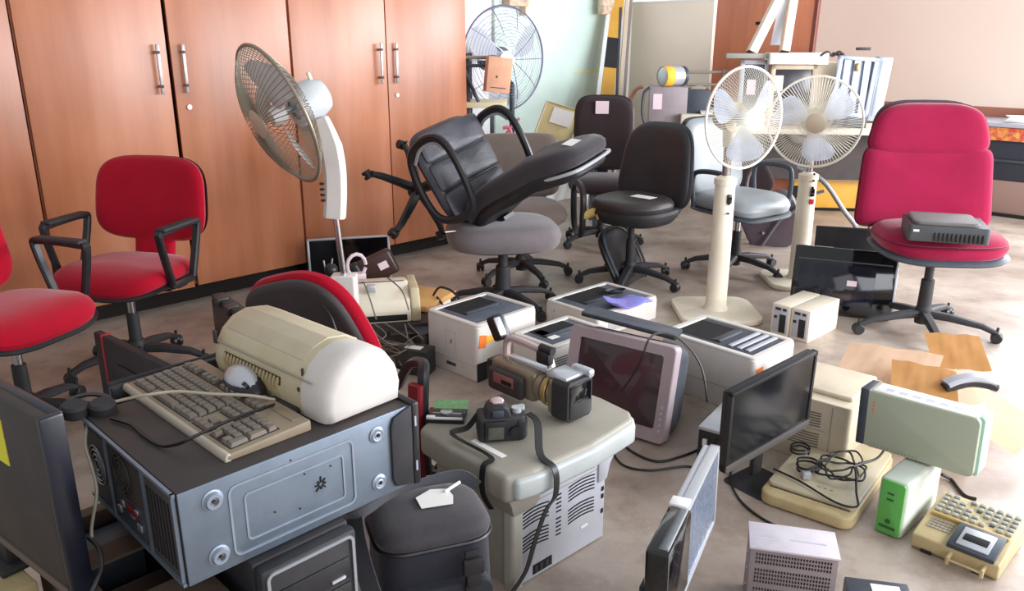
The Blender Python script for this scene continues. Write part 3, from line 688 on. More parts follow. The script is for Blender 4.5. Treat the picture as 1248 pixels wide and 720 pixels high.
# --- black UPS box ---
t=thing('power_unit','small black box with silver top and rear sockets left of the black flat monitor','power unit',(.66,2.61,0),(0,0,-34))
part('case',B().box(0,.11,0,.28,0,.132,.004),M_blkm,t); part('top_cover',B().box(-.002,.112,-.002,.282,.128,.142,.004),M_silver,t,'silver top cover')
k=B()
for x,z in ((.02,.09),(.06,.09),(.02,.05),(.06,.03)): k.box(x,x+.022,-.003,.001,z,z+.018,.001)
part('socket',k,M_gloss,t); part('white_plug',B().box(.02,.036,-.012,0,.075,.10,.002).box(.06,.08,-.012,0,.03,.048,.002),M_paper,t)
def monitor(lab,W,Hh,loc=None,rot=None,matrix=None,front=M_screen,frame=M_blk,back=M_blkm,th=.028,bz=.016,stand=None,backdetail=False,grp=None,bot=None):
    """origin bottom-left of the screen; x along width, z up, screen faces -y"""
    t=thing('flat_monitor',lab,'monitor',loc or (0,0,0),rot or (0,0,0),grp,matrix)
    bot=bz if bot is None else bot
    f=B(); f.box(0,W,0,th*.6,0,bot,.003); f.box(0,W,0,th*.6,Hh-bz,Hh,.003); f.box(0,bz,0,th*.6,0,Hh,.003); f.box(W-bz,W,0,th*.6,0,Hh,.003); part('frame',f,frame,t)
    part('screen',B().box(bz*.8,W-bz*.8,.004,th*.5,bot*.9,Hh-bz*.8),front,t)
    bk=B(); bk.box(.003,W-.003,th*.45,th,.003,Hh-.003,.006); bk.box(W*.2,W*.8,th*.9,th+.018,Hh*.18,Hh*.75,.012); part('back_shell',bk,back,t)
    return t
# --- black flat monitor on its stand ---
t=monitor('black flat monitor with dusty dark screen and tilted stand beside the scanner',.44,.29,(.672,2.285,.135),(4,-5,37),frame=M_blk,th=.04,bz=.014,bot=.03)
part('lower_bezel',B().box(.0,.44,-.003,.004,0,.028,.002),mat('dull_grey_bezel',(98,92,90),.5),t,'grey lower bezel')
part('stand_neck',B().box(.20,.25,.035,.055,-.125,.06,.006),M_blkm,t)
part('stand_foot',B().prism(rrect(.15,.34,-.055,.13,.03),'z',-.148,-.134,.003,M=Matrix.Rotation(R_(5),4,'Y')@Matrix.Rotation(R_(-4),4,'X')),M_blkm,t)
# --- beige printer PR5 ---
t=thing('laser_printer','beige-grey laser printer with louvred side between black monitor and pale green power supply','printer',(.885,2.765,0),(0,0,-41))
W,D,T=.36,.33,.24
part('body',B().prism(rrect(0,W,0,D,.015),'z',0,T,.008,3),M_beige2,t)
part('top_cover',B().box(.02,W-.02,.06,D-.01,T-.002,T+.016,.008,3),M_beige2,t)
v=B(); vents(v,.12,.26,.14,.20,6,True,y=-.001,th=.0035,curve=-.003); vents(v,.12,.26,.06,.12,6,True,y=-.001,th=.0035,curve=-.003); vents(v,.02,.10,.14,.2,6,True,y=-.001,th=.0035); vents(v,.02,.10,.06,.12,6,True,y=-.001,th=.0035)
part('louvres',v,mat('louvre_shadow_grey',(110,100,94),.8),t)
part('side_seam',B().box(.295,.298,-.0015,.001,.01,T-.01).box(.02,.28,-.0015,.001,.13,.132),M_putty,t)
# --- scanner ---
t=thing('flatbed_scanner','beige flatbed scanner with tangled black cables on its lid','scanner',(.80,2.34,0),(0,0,-37.7))
W,D=.295,.52
part('base',B().prism(rrect(0,W,0,D,.04),'z',.004,.045,.012,3),M_beige,t); part('lid',B().prism(rrect(.008,W-.008,.055,D-.01,.02),'z',.044,.058,.004),M_cream2,t,'greyer scanner lid')
part('seam',B().box(.02,W-.02,.05,.054,.044,.047),M_dbrown,t)
part('mark',B().box(.15,.16,.12,.123,.058,.0585).box(.17,.18,.12,.123,.058,.0585).box(.19,.2,.12,.123,.058,.0585),M_print,t)
SCN=Matrix.Translation((.80,2.34,0))@Matrix.Rotation(R_(-37.7),4,'Z')
random.seed(11)
c=B(); pts=[]
for k in range(34):
    a=k*.75; r=.055+.02*math.sin(k*1.7)
    pts.append(SCN@Vector((.185+r*1.1*math.cos(a),.25+r*1.5*math.sin(a),.066+.0012*k+.004*math.sin(k*2.1))))
pts+= [SCN@Vector(p) for p in ((.27,.12,.08),(.29,.06,.066),(.23,.045,.066),(.10,.10,.068),(.0,.13,.066))]
c.tube(cr(pts,4),.0035,6)
c2=[SCN@Vector((.09+.035*math.cos(a)*(1+.2*math.sin(3*a)),.2+.05*math.sin(a),.066+.002*a)) for a in [i*.6 for i in range(22)]]
c.tube(cr(c2,4),.004,6)
c2=[SCN@Vector((.03+.03*math.cos(a),.3+.04*math.sin(a),.067+.002*a)) for a in [i*.7 for i in range(18)]]
c.tube(cr(c2,4),.0035,6)
c.tube(cr([SCN@Vector(p) for p in ((.22,.33,.072),(.26,.40,.075),(.28,.45,.12),(.30,.46,.16),(.33,.47,.18))],5),.0045,6)
o=solo('tangled_cables',c,M_cable,'tangle of black power cables heaped on the scanner lid','cables'); 
t_=B(); pl=SCN@Vector((.10,.15,.075)); t_.box(pl.x-.014,pl.x+.014,pl.y-.02,pl.y+.012,.06,.085,.004); part('plug',t_,M_silver,o,'silver plug')
# floor cables
def floorcable(pts,lab,r=.004,m=M_cable,grp=None):
    return solo('power_cable',B().tube(cr([(p if isinstance(p,Vector) else G(p[0],p[1],r+(p[2] if len(p)>2 else 0))) for p in pts],6),r,6),m,lab,'cable',group=grp)
floorcable([(897,560),(890,580),(897,602),(915,622),(945,640),(978,648)],'thin black cable curving on the floor left of the scanner')
floorcable([(742,540),(757,565),(790,573),(835,568),(860,572),(880,560)],'black cable on the floor between big printer and black power box')
floorcable([(748,530),(770,550),(800,562),(830,556),(850,548)],'second black cable on the floor below the tube monitor',r=.0045)
crtp=[Yp(770,470,2.66),Yp(778,440,2.64),Yp(790,415,2.68),Yp(802,409,2.86),Yp(822,412,2.9),Yp(842,432,2.92),Yp(853,455,2.9),Yp(862,490,2.85),Yp(868,505,2.8)]
solo('power_cable',B().tube(cr([Yp(758,476,2.62),Yp(768,462,2.60),Yp(782,438,2.55),Yp(790,415,2.58),Yp(802,406,2.74),Yp(822,409,2.82),Yp(845,430,2.86),Yp(857,455,2.84),Yp(862,490,2.80)],6),.004,6),M_cable,'black cable draped over the tube monitor','cable')
# --- pale green UPS pair ---
t=thing('backup_power_supply','pale green backup power supply lying across the smaller green unit','power supply',(1.125,2.395,.190),(0,-1.5,-45.5))
W,D,T=.345,.09,.19
part('case',B().prism(rrect(0,W,0,T,.018),'y',0,D,.004,3),M_grn,t); part('top_strip',B().box(.03,W-.01,.006,D-.006,T-.002,T+.002,.001),M_paper,t,'white top face')
part('back_strip',B().box(-.006,.022,-.002,D+.002,0,T+.002,.004),M_slate,t,'dark grey end strip'); part('front_cap',B().prism(rrect(W-.035,W+.008,.0,T,.012),'y',.02,D+.004,.004),M_teal,t,'sea green front cap')
v=B(); vents(v,.04,.19,.005,.013,14,False,y=-.0008,th=.003); part('vent_slots',v,M_putty,t)
v=B()
for k in range(4): v.box(.038,.043,-.0012,.001,.15-k*.011,.156-k*.011)
part('printed_mark',v,M_orange,t)
v=B()
for k in range(6): v.box(.06+k*.04,.085+k*.04,.03,.05,T+.002,T+.0025)
part('label_print',v,M_lgrey,t)
t=thing('backup_power_supply','small white backup power supply with bright green front under the pale green one','power supply',(1.115,2.19,0),(0,0,-47))
W,D,T=.085,.27,.187
part('case',B().box(0,W,0,D,0,T,.012,3),mat('greenish_white_plastic',(206,212,200),.45,dirt=.3),t)
part('front_panel',B().prism(rrect(.008,W-.006,.006,T-.004,.01),'y',-.006,.004,.003),M_grn2,t,'bright green front panel')
v=B(); v.box(.03,.05,-.0075,-.005,.14,.146); v.box(.03,.05,-.0075,-.005,.12,.126); v.cyl((.042,-.0075,.05),(.042,-.005,.05),.008,n=14); v.box(.018,.066,-.0075,-.005,.025,.034); part('printed_mark',v,mat('dark_green_print',(46,92,44),.6),t)
floorcable([(1148,578,.02),(1160,585),(1175,603),(1190,608)],'black cable on the floor behind the small green power supply',r=.006)
# --- fax / calculator ---
t=thing('printing_calculator','yellowed beige printing machine with keypad and slate paper bay at the right edge','calculator',(1.185,2.095,0),(0,0,-45))
W,D=.235,.255
part('body',B().prism([(0,.012),(.01,.0),(D,.0),(D,.085),(.12,.07),(.0,.05)],'x',0,W,.006,3),M_beige,t)
slope=Matrix.Translation((0,.0,.0505))@Matrix.Rotation(math.atan2(.02,.12),4,'X')
part('paper_bay',B().box(.095,.22,-.002,.112,.0,.014,.003,M=slope),M_slate,t,'slate grey paper bay'); part('bay_tray',B().box(.115,.20,.01,.095,.013,.018,.002,M=slope),M_silver,t); part('tray_slot',B().box(.125,.19,.035,.065,.017,.020,.001,M=slope),M_hole,t)
v=B()
for i in range(6):
    for j in range(4): v.box(.022+i*.011,.030+i*.011,.055+j*.013,.064+j*.013,.001,.0025,M=slope)
part('speaker_grille',v,M_putty,t)
sl2=Matrix.Translation((0,.12,.0705))@Matrix.Rotation(math.atan2(.015,.135),4,'X')
v=B()
for i in range(9):
    for j in range(5):
        if (i+j)%7==6: continue
        v.box(.014+i*.024,.031+i*.024,.018+j*.023,.033+j*.023,0,.007,.002,M=sl2)
part('keypad',v,mat('greenish_grey_key',(158,158,146),.5,dirt=.6,dscale=40,dcol=(96,96,90)),t,'grey keypad keys')
v=B()
for i in range(0,9,1):
    v.box(.016+i*.024,.029+i*.024,.034,.039,0,.0015,M=sl2); v.box(.016+i*.024,.029+i*.024,.080,.085,0,.0015,M=sl2)
part('key_print',v,M_print,t); part('beige_ridge',B().box(.01,.225,.112,.122,.0,.012,.004,M=slope),mat('ochre_plastic',(190,160,100),.5),t)
part('paper_holder',B().tube([(.11,.01,.035),(.11,-.025,.03),(.11,-.025,.012)],.006,8).tube([(.20,.01,.035),(.20,-.025,.03),(.20,-.025,.012)],.006,8).tube([(.11,-.025,.025),(.20,-.025,.025)],.004,8),M_beige,t)
part('feet',B().box(.03,.06,.0,.02,-.0,.012).box(.17,.2,.0,.02,0,.012),M_blk,t)
# --- perforated PSU box ---
t=thing('power_supply_box','mauve-grey perforated metal power supply box cut by the bottom edge','power supply',(.613,1.805,0),(0,0,-14))
W,D,T=.216,.12,.2
part('case',B().box(0,W,0,D,0,T,.004),M_perf,t); part('top_plate',B().box(-.002,W+.002,-.003,D,T-.003,T+.003,.001),mat('pale_lavender_metal',(210,202,208),.5,.1,dirt=.4,dscale=16,dcol=(170,160,164)),t,'paler top plate')
v=B()
for i in range(26):
    for j in range(13):
        z=T-.016-j*.0115
        if j in(3,8) : continue
        x=.016+i*.0072
        v.box(x,x+.0034,-.0012,.001,z-.0034,z+.0034)
part('perforations',v,M_hole,t)
v=B(); 
for z in (.17,.12,.07): v.cyl((-.004,.03,z),(0,.03,z),.004,n=8)
part('screw',v,M_steel2,t)
part('printed_mark',B().box(.02,.06,.04,.048,T+.003,T+.0035).box(.10,.19,.05,.056,T+.003,T+.0035),M_lgrey,t)
# --- small box bottom edge ---
t=thing('metal_box','small slate box with silver label at the bottom edge right of the perforated box','box',G(1030,702,.1)+Vector((-.035,-.155,-.1)),(0,0,-12))
part('case',B().box(0,.155,-.0,.16,0,.1,.004),M_slate,t); part('label',B().box(.025,.135,.02,.09,.1,.101).box(.06,.13,.105,.14,.1,.101),M_paper,t,'white top label'); part('side_mark',B().box(-.001,.002,.0,.05,.05,.085),mat('magenta_print',(150,40,90),.6),t)
# --- foreground monitor seen edge-on ---
P_near=Vector((.335,1.50,.40)); P_far=Vector((.565,1.985,.40)); X_=(P_far-P_near).normalized()
X_=Vector((X_.x,X_.y,0)).normalized(); Yb=Vector((-X_.y,X_.x,0)); tl=R_(1)
Z_=(Vector((0,0,1))*math.cos(tl)+Yb*(-math.sin(tl))*-1).normalized(); Yn=Z_.cross(X_)
FW,FH=.53,.24
t=monitor('silver and black flat monitor seen edge-on at the bottom centre',FW,FH,matrix=basis(X_,Yn,Z_,P_near-Z_*FH),frame=M_silver,front=mat('blue_grey_screen',(92,104,124),.25,dirt=.6,dscale=60,dcol=(130,140,156)),back=M_lgrey,th=.045,bz=.012)
part('side_cap',B().box(-.012,.19,-.006,.05,.03,FH-.0,.01),M_gloss,t,'glossy black side cap'); part('corner_tape',B().box(.185,.225,.004,.05,FH-.01,FH+.004,.003),M_paper,t)
part('stand_neck',B().box(.02,.15,.045,.07,-.13,.12,.01),M_blkm,t); part('stand_foot',B().box(-.08,.16,-.05,.16,-.155,-.13,.006),M_blkm,t)
# --- monitor at far left, carried by a beige case ---
t=thing('computer_case','pale beige case standing at the left edge under the big black monitor','computer case',(-1.36,1.44,0),(0,0,-38))
part('case',B().box(0,.42,0,.19,0,.455,.006),M_beige,t); part('side_seam',B().box(.02,.40,-.001,.001,.4,.403),M_putty,t)
P1=Vector((-.76,1.205,.862)); X_=Vector((.80,-.60,0)).normalized()
Yb=Vector((-X_.y,X_.x,0)); tl=R_(4)
Z_=Vector((0,0,1)); 
# back shell faces the camera: x runs to the left from the right edge
Mx=basis(-X_,Vector((X_.y,-X_.x,0))*1,Z_,P1+X_*.0+Vector((0,0,-.345)))
t=thing('flat_monitor','big black monitor turned away with a yellow note, at the left edge','monitor',matrix=Mx)
W,Hh=.50,.345
part('frame',B().box(-.008,.010,-.028,.012,0,Hh,.005).box(0,W,-.03,-.01,0,.018,.004).box(0,W,-.03,-.01,Hh-.015,Hh,.004),mat('navy_black_plastic',(26,28,40),.3),t)
part('back_shell',B().box(.006,W,-.022,.012,.012,Hh-.002,.006),M_dbrown,t); part('screen',B().box(.02,W-.02,-.034,-.028,.02,Hh-.02),M_screen,t)
part('lower_edge',B().box(.006,W,.006,.016,.004,.02,.003),mat('dusty_brown_edge',(100,84,74),.6),t)
part('sticky_note',B().box(.150,.26,.012,.0135,.21,.30),M_yel,t,'yellow sticky note')
part('stand_neck',B().box(.27,.35,-.02,.01,-.05,.03,.005),M_blkm,t); part('stand_foot',B().box(.25,.44,-.10,.03,-.062,-.048,.004),M_blkm,t)
MLf=t
# --- small items behind the lying tower ---
a=Yp(113,404,2.78); bb=Yp(206,432,2.42); X_=(bb-a); hh=a.z; X_.z=0; Wm=X_.length; X_.normalize()
t=thing('flat_monitor','dark monitor panel with a red strap, behind the keyboard','monitor',matrix=basis(X_,Vector((-X_.y,X_.x,0)),Vector((0,0,1)),Vector((a.x,a.y,hh-.36))))
part('back_shell',B().box(0,Wm,0,.03,0,.36,.006).box(Wm*.3,Wm*.9,-.012,.0,.06,.28,.008),M_blkm,t); part('screen',B().box(.01,Wm-.01,.028,.033,.02,.345),M_screen,t)
part('red_strap',B().box(.062,.074,-.003,.034,-.0,.363,.002),mat('red_strap',(176,44,40),.6),t,'red strap')
part('silver_corner',B().box(Wm-.012,Wm+.004,-.004,.034,.18,.362,.003),M_steel2,t)
part('stand',B().box(Wm*.35,Wm*.65,-.0,.03,-(hh-.36),.02,.005).box(Wm*.2,Wm*.8,-.08,.1,-(hh-.36),-(hh-.36)+.015,.004),M_blkm,t)
a=Yp(257,358,2.75); bb=Yp(303,374,2.45); X_=(bb-a); hh=a.z; X_.z=0; Wm=max(X_.length,.3); X_.normalize()
t=thing('flat_monitor','dark brown-black monitor edge standing between red armchair and cream printer','monitor',matrix=basis(X_,Vector((-X_.y,X_.x,0)),Vector((0,0,1)),Vector((a.x,a.y,0))))
part('back_shell',B().box(0,Wm,0,.045,.1,hh,.006),M_blkm,t); part('screen',B().box(.01,Wm-.01,-.003,.003,.12,hh-.02),M_screen,t); part('stand',B().box(.1,.22,.0,.03,0,.12,.004).box(.02,.28,-.07,.1,0,.015,.004),M_blkm,t)
part('bracket',B().box(.06,.1,-.012,.03,hh-.02,hh+.008,.004).box(.16,.2,-.012,.03,hh-.03,hh+.004,.004),M_dbrown,t)
# black slab leaning at rear edge of tower
t=thing('flat_monitor','thin black panel leaning along the far edge of the lying tower, under the keyboard end','monitor',(-.875,1.515,.30),(0,0,45.3))
part('back_shell',B().box(.06,.38,0,.02,0,.455,.005),M_blk,t); part('frame',B().box(.06,.38,.018,.03,0,.46,.006),M_blkm,t); part('stand',B().box(.1,.28,.0,.05,-.30,.02,.006),M_blkm,t)
# headphones-like coil
hp=thing('headphones','black headphones lying at the back corner of the lying tower','headphones',G(110,497,KZ+.012),(8,4,20))
k_=.62
part('ear_cup',B().cyl((-.045*k_,0,-.015),(-.045*k_,0,.012),.032*k_*1.3,n=22,bev=.005),M_blkm,hp); part('ear_cup',B().cyl((.035*k_,.0,-.015),(.035*k_,0,.012),.032*k_*1.3,n=22,bev=.005),M_blkm,hp)
part('headband',B().sweep(cr([(-.045*k_,.02*k_,0),(-.065*k_,.06*k_,.0),(-.01*k_,.085*k_,0),(.045*k_,.06*k_,0),(.035*k_,.02*k_,0)],6),rect(.010,.004)),M_blk,hp)
# cables on keyboard / tower
KZt=KZ+.03
kc=[G(395,497,KZ+.01),G(360,507,KZ+.012),G(330,520,KZ+.034),G(300,528,KZ+.034),G(265,540,KZ+.03),G(243,545,KZ+.03),G(225,543,KZ+.012),G(195,541,KZ+.006),G(168,528,KZ+.006),G(150,515,KZ+.006),G(128,508,KZ+.006)]
kc=[G(338,492,KZ+.012),G(322,497,KZ+.035),G(290,508,KZ+.035),G(262,520,KZ+.035),G(230,535,KZ+.035),G(216,541,KZ+.02),G(196,543,KZ+.006),G(175,531,KZ+.006),G(160,518,KZ+.006),G(135,510,KZ+.006)]
solo('keyboard_cable',B().tube(cr(kc,6),.0032,6),M_cable,'thin black cable running across the keyboard','cable')
wc=[G(335,487,KZ+.02),G(305,482,KZ+.036),G(260,480,KZ+.036),G(215,477,KZ+.036),G(180,481,KZ+.035),G(150,487,KZ+.02),G(128,494,KZ+.01),Yp(110,510,1.45),Yp(104,540,1.40),Yp(112,570,1.36),Yp(118,600,1.34),Yp(112,640,1.32),Yp(112,655,1.31)]
solo('white_cable',B().tube(cr(wc,6),.0032,6),M_wcable,'dirty white cable over the keyboard and down the back of the tower','cable')
wc=[Yp(106,650,1.28),Yp(125,648,1.24),Yp(143,660,1.22),Yp(148,672,1.20),Yp(142,690,1.18)]
solo('black_cable',B().tube(cr([Yp(108,655,1.24),Yp(120,668,1.22),Yp(124,690,1.2),Yp(118,708,1.18),Yp(108,730,1.16)],6),.004,6),M_cable,'black cable between the big black monitor and the rusty case','cable')
# --- bag ---
bg=thing('camera_bag','black padded bag with a paper tag and buckle between the tower and the big printer','bag',(-.20,1.69,0),(0,0,20))
Wb,Db,Hb=.265,.21,.375
def bagf(x,y,z):
    k=1+.04*math.sin((z/Hb)*math.pi); return (x*k,y*k,z)
bb=B(); t_=bmesh.new(); rs=[]
for z,k in ((0,.94),(.01,.98),(.05,1.0),(.2,1.03),(.33,1.0),(.35,1.0)):
    rs.append([t_.verts.new(((p[0])*k,(p[1])*k,z)) for p in rrect(-Wb/2,Wb/2,-Db/2,Db/2,.06,6)])
for a,b_ in zip(rs,rs[1:]):
    for i in range(len(a)): t_.faces.new((a[i],a[(i+1)%len(a)],b_[(i+1)%len(a)],b_[i]))
t_.faces.new(rs[0]);t_.faces.new(rs[-1]); bmesh.ops.recalc_face_normals(t_,faces=t_.faces[:]); bb._merge(t_)
M_bag=cloth('black_nylon',(44,44,52),rough=.6,dirt=.5,dcol=(66,66,76))
part('body',bb,M_bag,bg)
lb=B(); lb.pad(Wb+.014,Db+.014,.045,p=4,M=Matrix.Translation((0,0,.365)),crown=.012); part('lid',lb,cloth('dusty_black_nylon',(62,58,62),rough=.7,dirt=.6,dcol=(84,80,82)),bg)
part('zip_piping',B().tube([(p[0],p[1],.348) for p in rrect(-Wb/2-.005,Wb/2+.005,-Db/2-.005,Db/2+.005,.065,6)],.005,6,closed=True),M_blk,bg)
part('front_pocket',B().prism(rrect(-.11,.12,.03,.26,.03),'y',-Db/2-.03,-Db/2+.02,.012,3),M_bag,bg)
part('webbing_strap',B().box(.05,.085,-Db/2-.036,-Db/2-.028,.10,.345,.001),M_blk,bg)
part('buckle',B().box(.042,.092,-Db/2-.05,-Db/2-.034,.29,.33,.005).box(.05,.085,-Db/2-.046,-Db/2-.034,.255,.295,.004),M_blk,bg)
part('shoulder_strap',B().sweep(cr([(-.17,.09,.30),(-.185,.06,.36),(-.16,.0,.405),(-.05,.07,.402),(.10,.12,.39),(.16,.13,.34)],6),rect(.04,.003),up=(0,0,1)),cloth('grey_webbing',(74,74,80),rough=.8),bg)
part('side_strap',B().sweep(cr([(-.17,.02,.39),(-.175,-.06,.36),(-.165,-.11,.30),(-.15,-.125,.24)],6),rect(.045,.003),up=(-.5,-.5,.5)),_M['grey_webbing'],bg)
tg=B(); tg.prism([(-.04,-.03),(.035,-.035),(.045,.0),(.04,.035),(-.0,.045),(-.042,.02)],'z',0,.001); tg.cyl((.03,.02,.002),(.075,.045,.006),.004,n=8)
o=solo('paper_tag',tg,M_paper,'white paper tag lying on the black bag','tag',G(530,608,.402),(0,0,20))
# ================= chairs =================
def star_base(t,r=.30,yaw=0,ctop=.40,colr=.025,m=M_blkm,colm=M_blkm,hub=.11,cm=M_blk,casters=True,skirt=True):
    for k in range(5):
        a=R_(yaw+72*k); c_,s_=math.cos(a),math.sin(a)
        b=B(); b.sweep([(.02*c_,.02*s_,hub-.01),(.12*c_,.12*s_,hub-.015),(r*.8*c_,r*.8*s_,hub-.035),(r*c_,r*s_,hub-.062)],rect(.05,.035,.01),scale=[1.1,1,.8,.65])
        part('leg',b,m,t)
        if casters:
            b=B(); x,y=r*c_,r*s_; nx,ny=-math.sin(a+k),math.cos(a+k)
            for q in (-1,1): b.cyl((x+q*.004*nx,y+q*.004*ny,.0275),(x+q*.024*nx,y+q*.024*ny,.0275),.027,n=16,bev=.004)
            b.cyl((x,y,.03),(x,y,hub-.03),.007,n=8); b.ball((x,y,.036),.024,sq=(1,1,.9))
            part('caster',b,cm,t)
    b=B(); b.lathe([(0,hub-.05),(.035,hub-.062),(.042,hub),(.034,hub+.03),(0,hub+.03)],22); part('hub',b,m,t)
    b=B(); b.cyl((0,0,hub),(0,0,ctop),colr*.62,n=18)
    part('gas_column',b,colm,t)
    if skirt:
        b=B(); b.cyl((0,0,hub+.01),(0,0,hub+(ctop-hub)*.55),colr,colr*.92,n=18,bev=.002); part('column_cover',b,m,t)
def mech(t,z,m=M_blkm):
    part('mechanism',B().box(-.09,.09,-.12,.14,z-.045,z,.012).tube([(.08,.0,z-.03),(.22,.0,z-.02)],.006,6),m,t)
def backpad(w,h,th,zc,yb,lean=8,curv=.5,taper=0,p=4,crown=.01,prof=None,top=0,lumbar=0):
    L=math.tan(R_(lean))
    def f(x,y,z):
        k=y/(h/2); xx=x*(1+taper*k)-0
        zz=zc+y
        return (xx, yb - z - curv*x*x + L*(y) - lumbar*math.cos(k*math.pi/2), zz)
    return B().pad(w,h,th,f=f,p=p,crown=crown,prof=prof)
def seatpad(w,d,th,z,p=4,crown=.012,drop=.04,curv=0):
    return B().pad(w,d,th,f=lambda x,y,q:(x*(1-.06*(y/(d/2))),y,z+q-drop*max(0,(-y/(d/2)-.35))**2*2+curv*x*x),p=p,crown=crown)
def trap_arm(t,sx,z0=.44,z1=.67,m=M_blk,y0=-.12,y1=.14,x=.285,lab=None):
    b=B(); X=sx*x
    b.sweep(cr([(X,y0+.05,z0),(X,y0,z1-.02),(X,y0+.03,z1),(X,y1-.03,z1+.005),(X,y1,z1-.02),(X,y1-.07,z0)],4),rect(.022,.036,.006),up=(1,0,0))
    b.box(X-.01,X+.01,y0+.04,y1-.06,z0-.02,z0+.01,.004); b.box(min(X,sx*.12),max(X,sx*.12),-.03,.03,z0-.03,z0-.015,.004)
    part('armrest',b,m,t)
    part('arm_pad',B().box(X-.026,X+.026,y0+.01,y1-.01,z1+.004,z1+.024,.009,3),M_blkm,t)
def red_chair(lab,loc,yaw,colyaw=0,grp='red armchairs',bz=.745,bw=.57):
    t=thing('office_chair',lab,'chair',loc,(0,0,yaw),grp)
    star_base(t,.29,colyaw,.40,.028,colm=M_chrome); mech(t,.41)
    part('seat',seatpad(.53,.46,.07,.465,p=3.2,crown=.012,drop=.05),M_red,t); part('seat_shell',seatpad(.54,.47,.03,.43,p=3.2,crown=0,drop=.04),M_blk,t)
    part('backrest',backpad(bw,.38,.06,bz,.25,lean=10,curv=.45,taper=-.03,p=3.8,crown=.012),M_red,t)
    part('backrest_neck',backpad(.20,.26,.05,.56,.222,lean=10,curv=.2,taper=0,p=6,crown=.004),M_red,t)
    part('back_shell',backpad(bw-.01,.37,.02,bz,.285,lean=10,curv=.45,taper=-.03,p=3.6,crown=0),M_blk,t)
    part('back_support',B().sweep(cr([(0,.05,.40),(0,.2,.40),(0,.26,.46),(0,.28,.6),(0,.31,.75)],4),rect(.06,.012),up=(0,1,0)),M_blk,t)
    for s in (-1,1): trap_arm(t,s)
    return t
red_chair('red fabric armchair with black arms in front of the wooden wardrobe',(-1.71,3.48,0),-14,20)
red_chair('red fabric armchair cut off by the left edge of the photo',(-1.87,2.87,0),72,10,bz=.69,bw=.46)
# tipped red chair seen from behind
t=thing('office_chair','tipped red chair with its dark brown back shell towards us, behind the cream printer','chair',(-.45,2.42,.0),(0,0,152),'red armchairs')
star_base(t,.20,0,.22,.026); mech(t,.24)
part('seat',seatpad(.26,.30,.07,.22,p=3.2,crown=.0),M_red,t)
def tb(b): return b
Mt=Matrix.Translation((0,0,.42))@Matrix.Rotation(R_(17),4,'Y')@Matrix.Translation((0,0,-.42))
bb=backpad(.42,.40,.05,.62,.20,lean=14,curv=.5,taper=-.06,p=3,crown=.01); bb.bm.transform(Mt); part('backrest',bb,M_red,t)
bb=backpad(.395,.375,.035,.615,.235,lean=14,curv=.5,taper=-.06,p=3,crown=0); bb.bm.transform(Mt); part('back_shell',bb,mat('brown_black_plastic',(50,40,42),.5,dirt=.5,dcol=(70,58,56)),t,'dark brown back shell')
bb=B().tube([(.16*math.copysign(abs(math.cos(a))**.6,math.cos(a)),.262+.0,.615+.13*math.copysign(abs(math.sin(a))**.6,math.sin(a))) for a in [i*math.pi/16 for i in range(32)]],.004,6,closed=True); bb.bm.transform(Mt); part('shell_groove',bb,M_blk,t)
# its arm
X=-.262
part('armrest',B().sweep(cr([(X,.09,.18),(X,.10,.36),(X,.09,.50),(X+.03,.05,.52),(X+.10,.02,.49),(X+.16,.0,.40)],5),rect(.026,.034,.007),up=(1,0,0)),M_blk,t)
part('arm_pad',B().sweep([(X+.012,.112,.10),(X+.012,.122,.33),(X+.010,.115,.48)],rect(.03,.044,.006),up=(1,0,0)),M_maroon,t,'dark red arm pad')
# grey fabric seat stool (5)
t=thing('office_chair','grey fabric swivel chair seat under the upturned leather chair','chair',(-.05,4.35,0),(0,0,10))
star_base(t,.30,15,.36,.044); mech(t,.385)
part('seat',B().pad(.62,.54,.13,f=lambda x,y,z:(x,y,.435+z),p=3,crown=.012),M_grayf,t); part('seat_shell',B().pad(.52,.48,.03,f=lambda x,y,z:(x,y,.378+z),p=3),M_blk,t)
part('torn_edge',B().sweep([(-.26,-.12,.482),(-.33,-.16,.487)],rect(.012,.004)),M_paper,t)
# upturned leather chair (4)
w_=Vector((.54,.81,.18)).normalized(); f_=Vector((-.45,.1,.88)); f_=(f_-w_*f_.dot(w_)).normalized()
Xc=-w_; Yc=-f_; Zc=Xc.cross(Yc)
seatc=Vector((-.275,4.42,.775))
t=thing('office_chair','black leather armchair tipped onto its back on top of the grey swivel chair','chair',matrix=basis(Xc,Yc,Zc,seatc-Zc*.47))
star_base(t,.30,30,.40,.028,m=M_blk); mech(t,.42)
SW=.54
def quilt(x,y,z):
    e=.012*abs(math.sin((y+.25)*math.pi/.168))**.35 if z>0 else 0
    return (x,y,.47+z+e-.0)
part('seat',B().pad(SW,.54,.075,f=lambda x,y,z:(x*(1+.05*-y/.25),y,.47+z-(.05*max(0,-y/.25-.7))),p=5,crown=.012,prof=[(0,.5),(.2,.5),(.4,.5),(.55,.49),(.7,.48),(.82,.45),(.91,.38),(.97,.22),(1,0),(.975,-.3),(.93,-.45),(.85,-.5),(0,-.5)]),M_leather,t)
sm=B()
for y in (-.085,.075): sm.tube([(-.235,y,.506),(-.12,y,.518),(0,y,.521),(.12,y,.518),(.235,y,.506)],.0035,6)
part('seat_seams',sm,M_blk,t)
for y in (-.165,-.005,.155):
    part('cushion_roll',B().pad(SW*.97,.158,.034,f=lambda x,y_,z:(x,y_+y,.512+z+.003*math.sin(x*38+y*20)),p=9,crown=.008,n=72),M_leather,t)
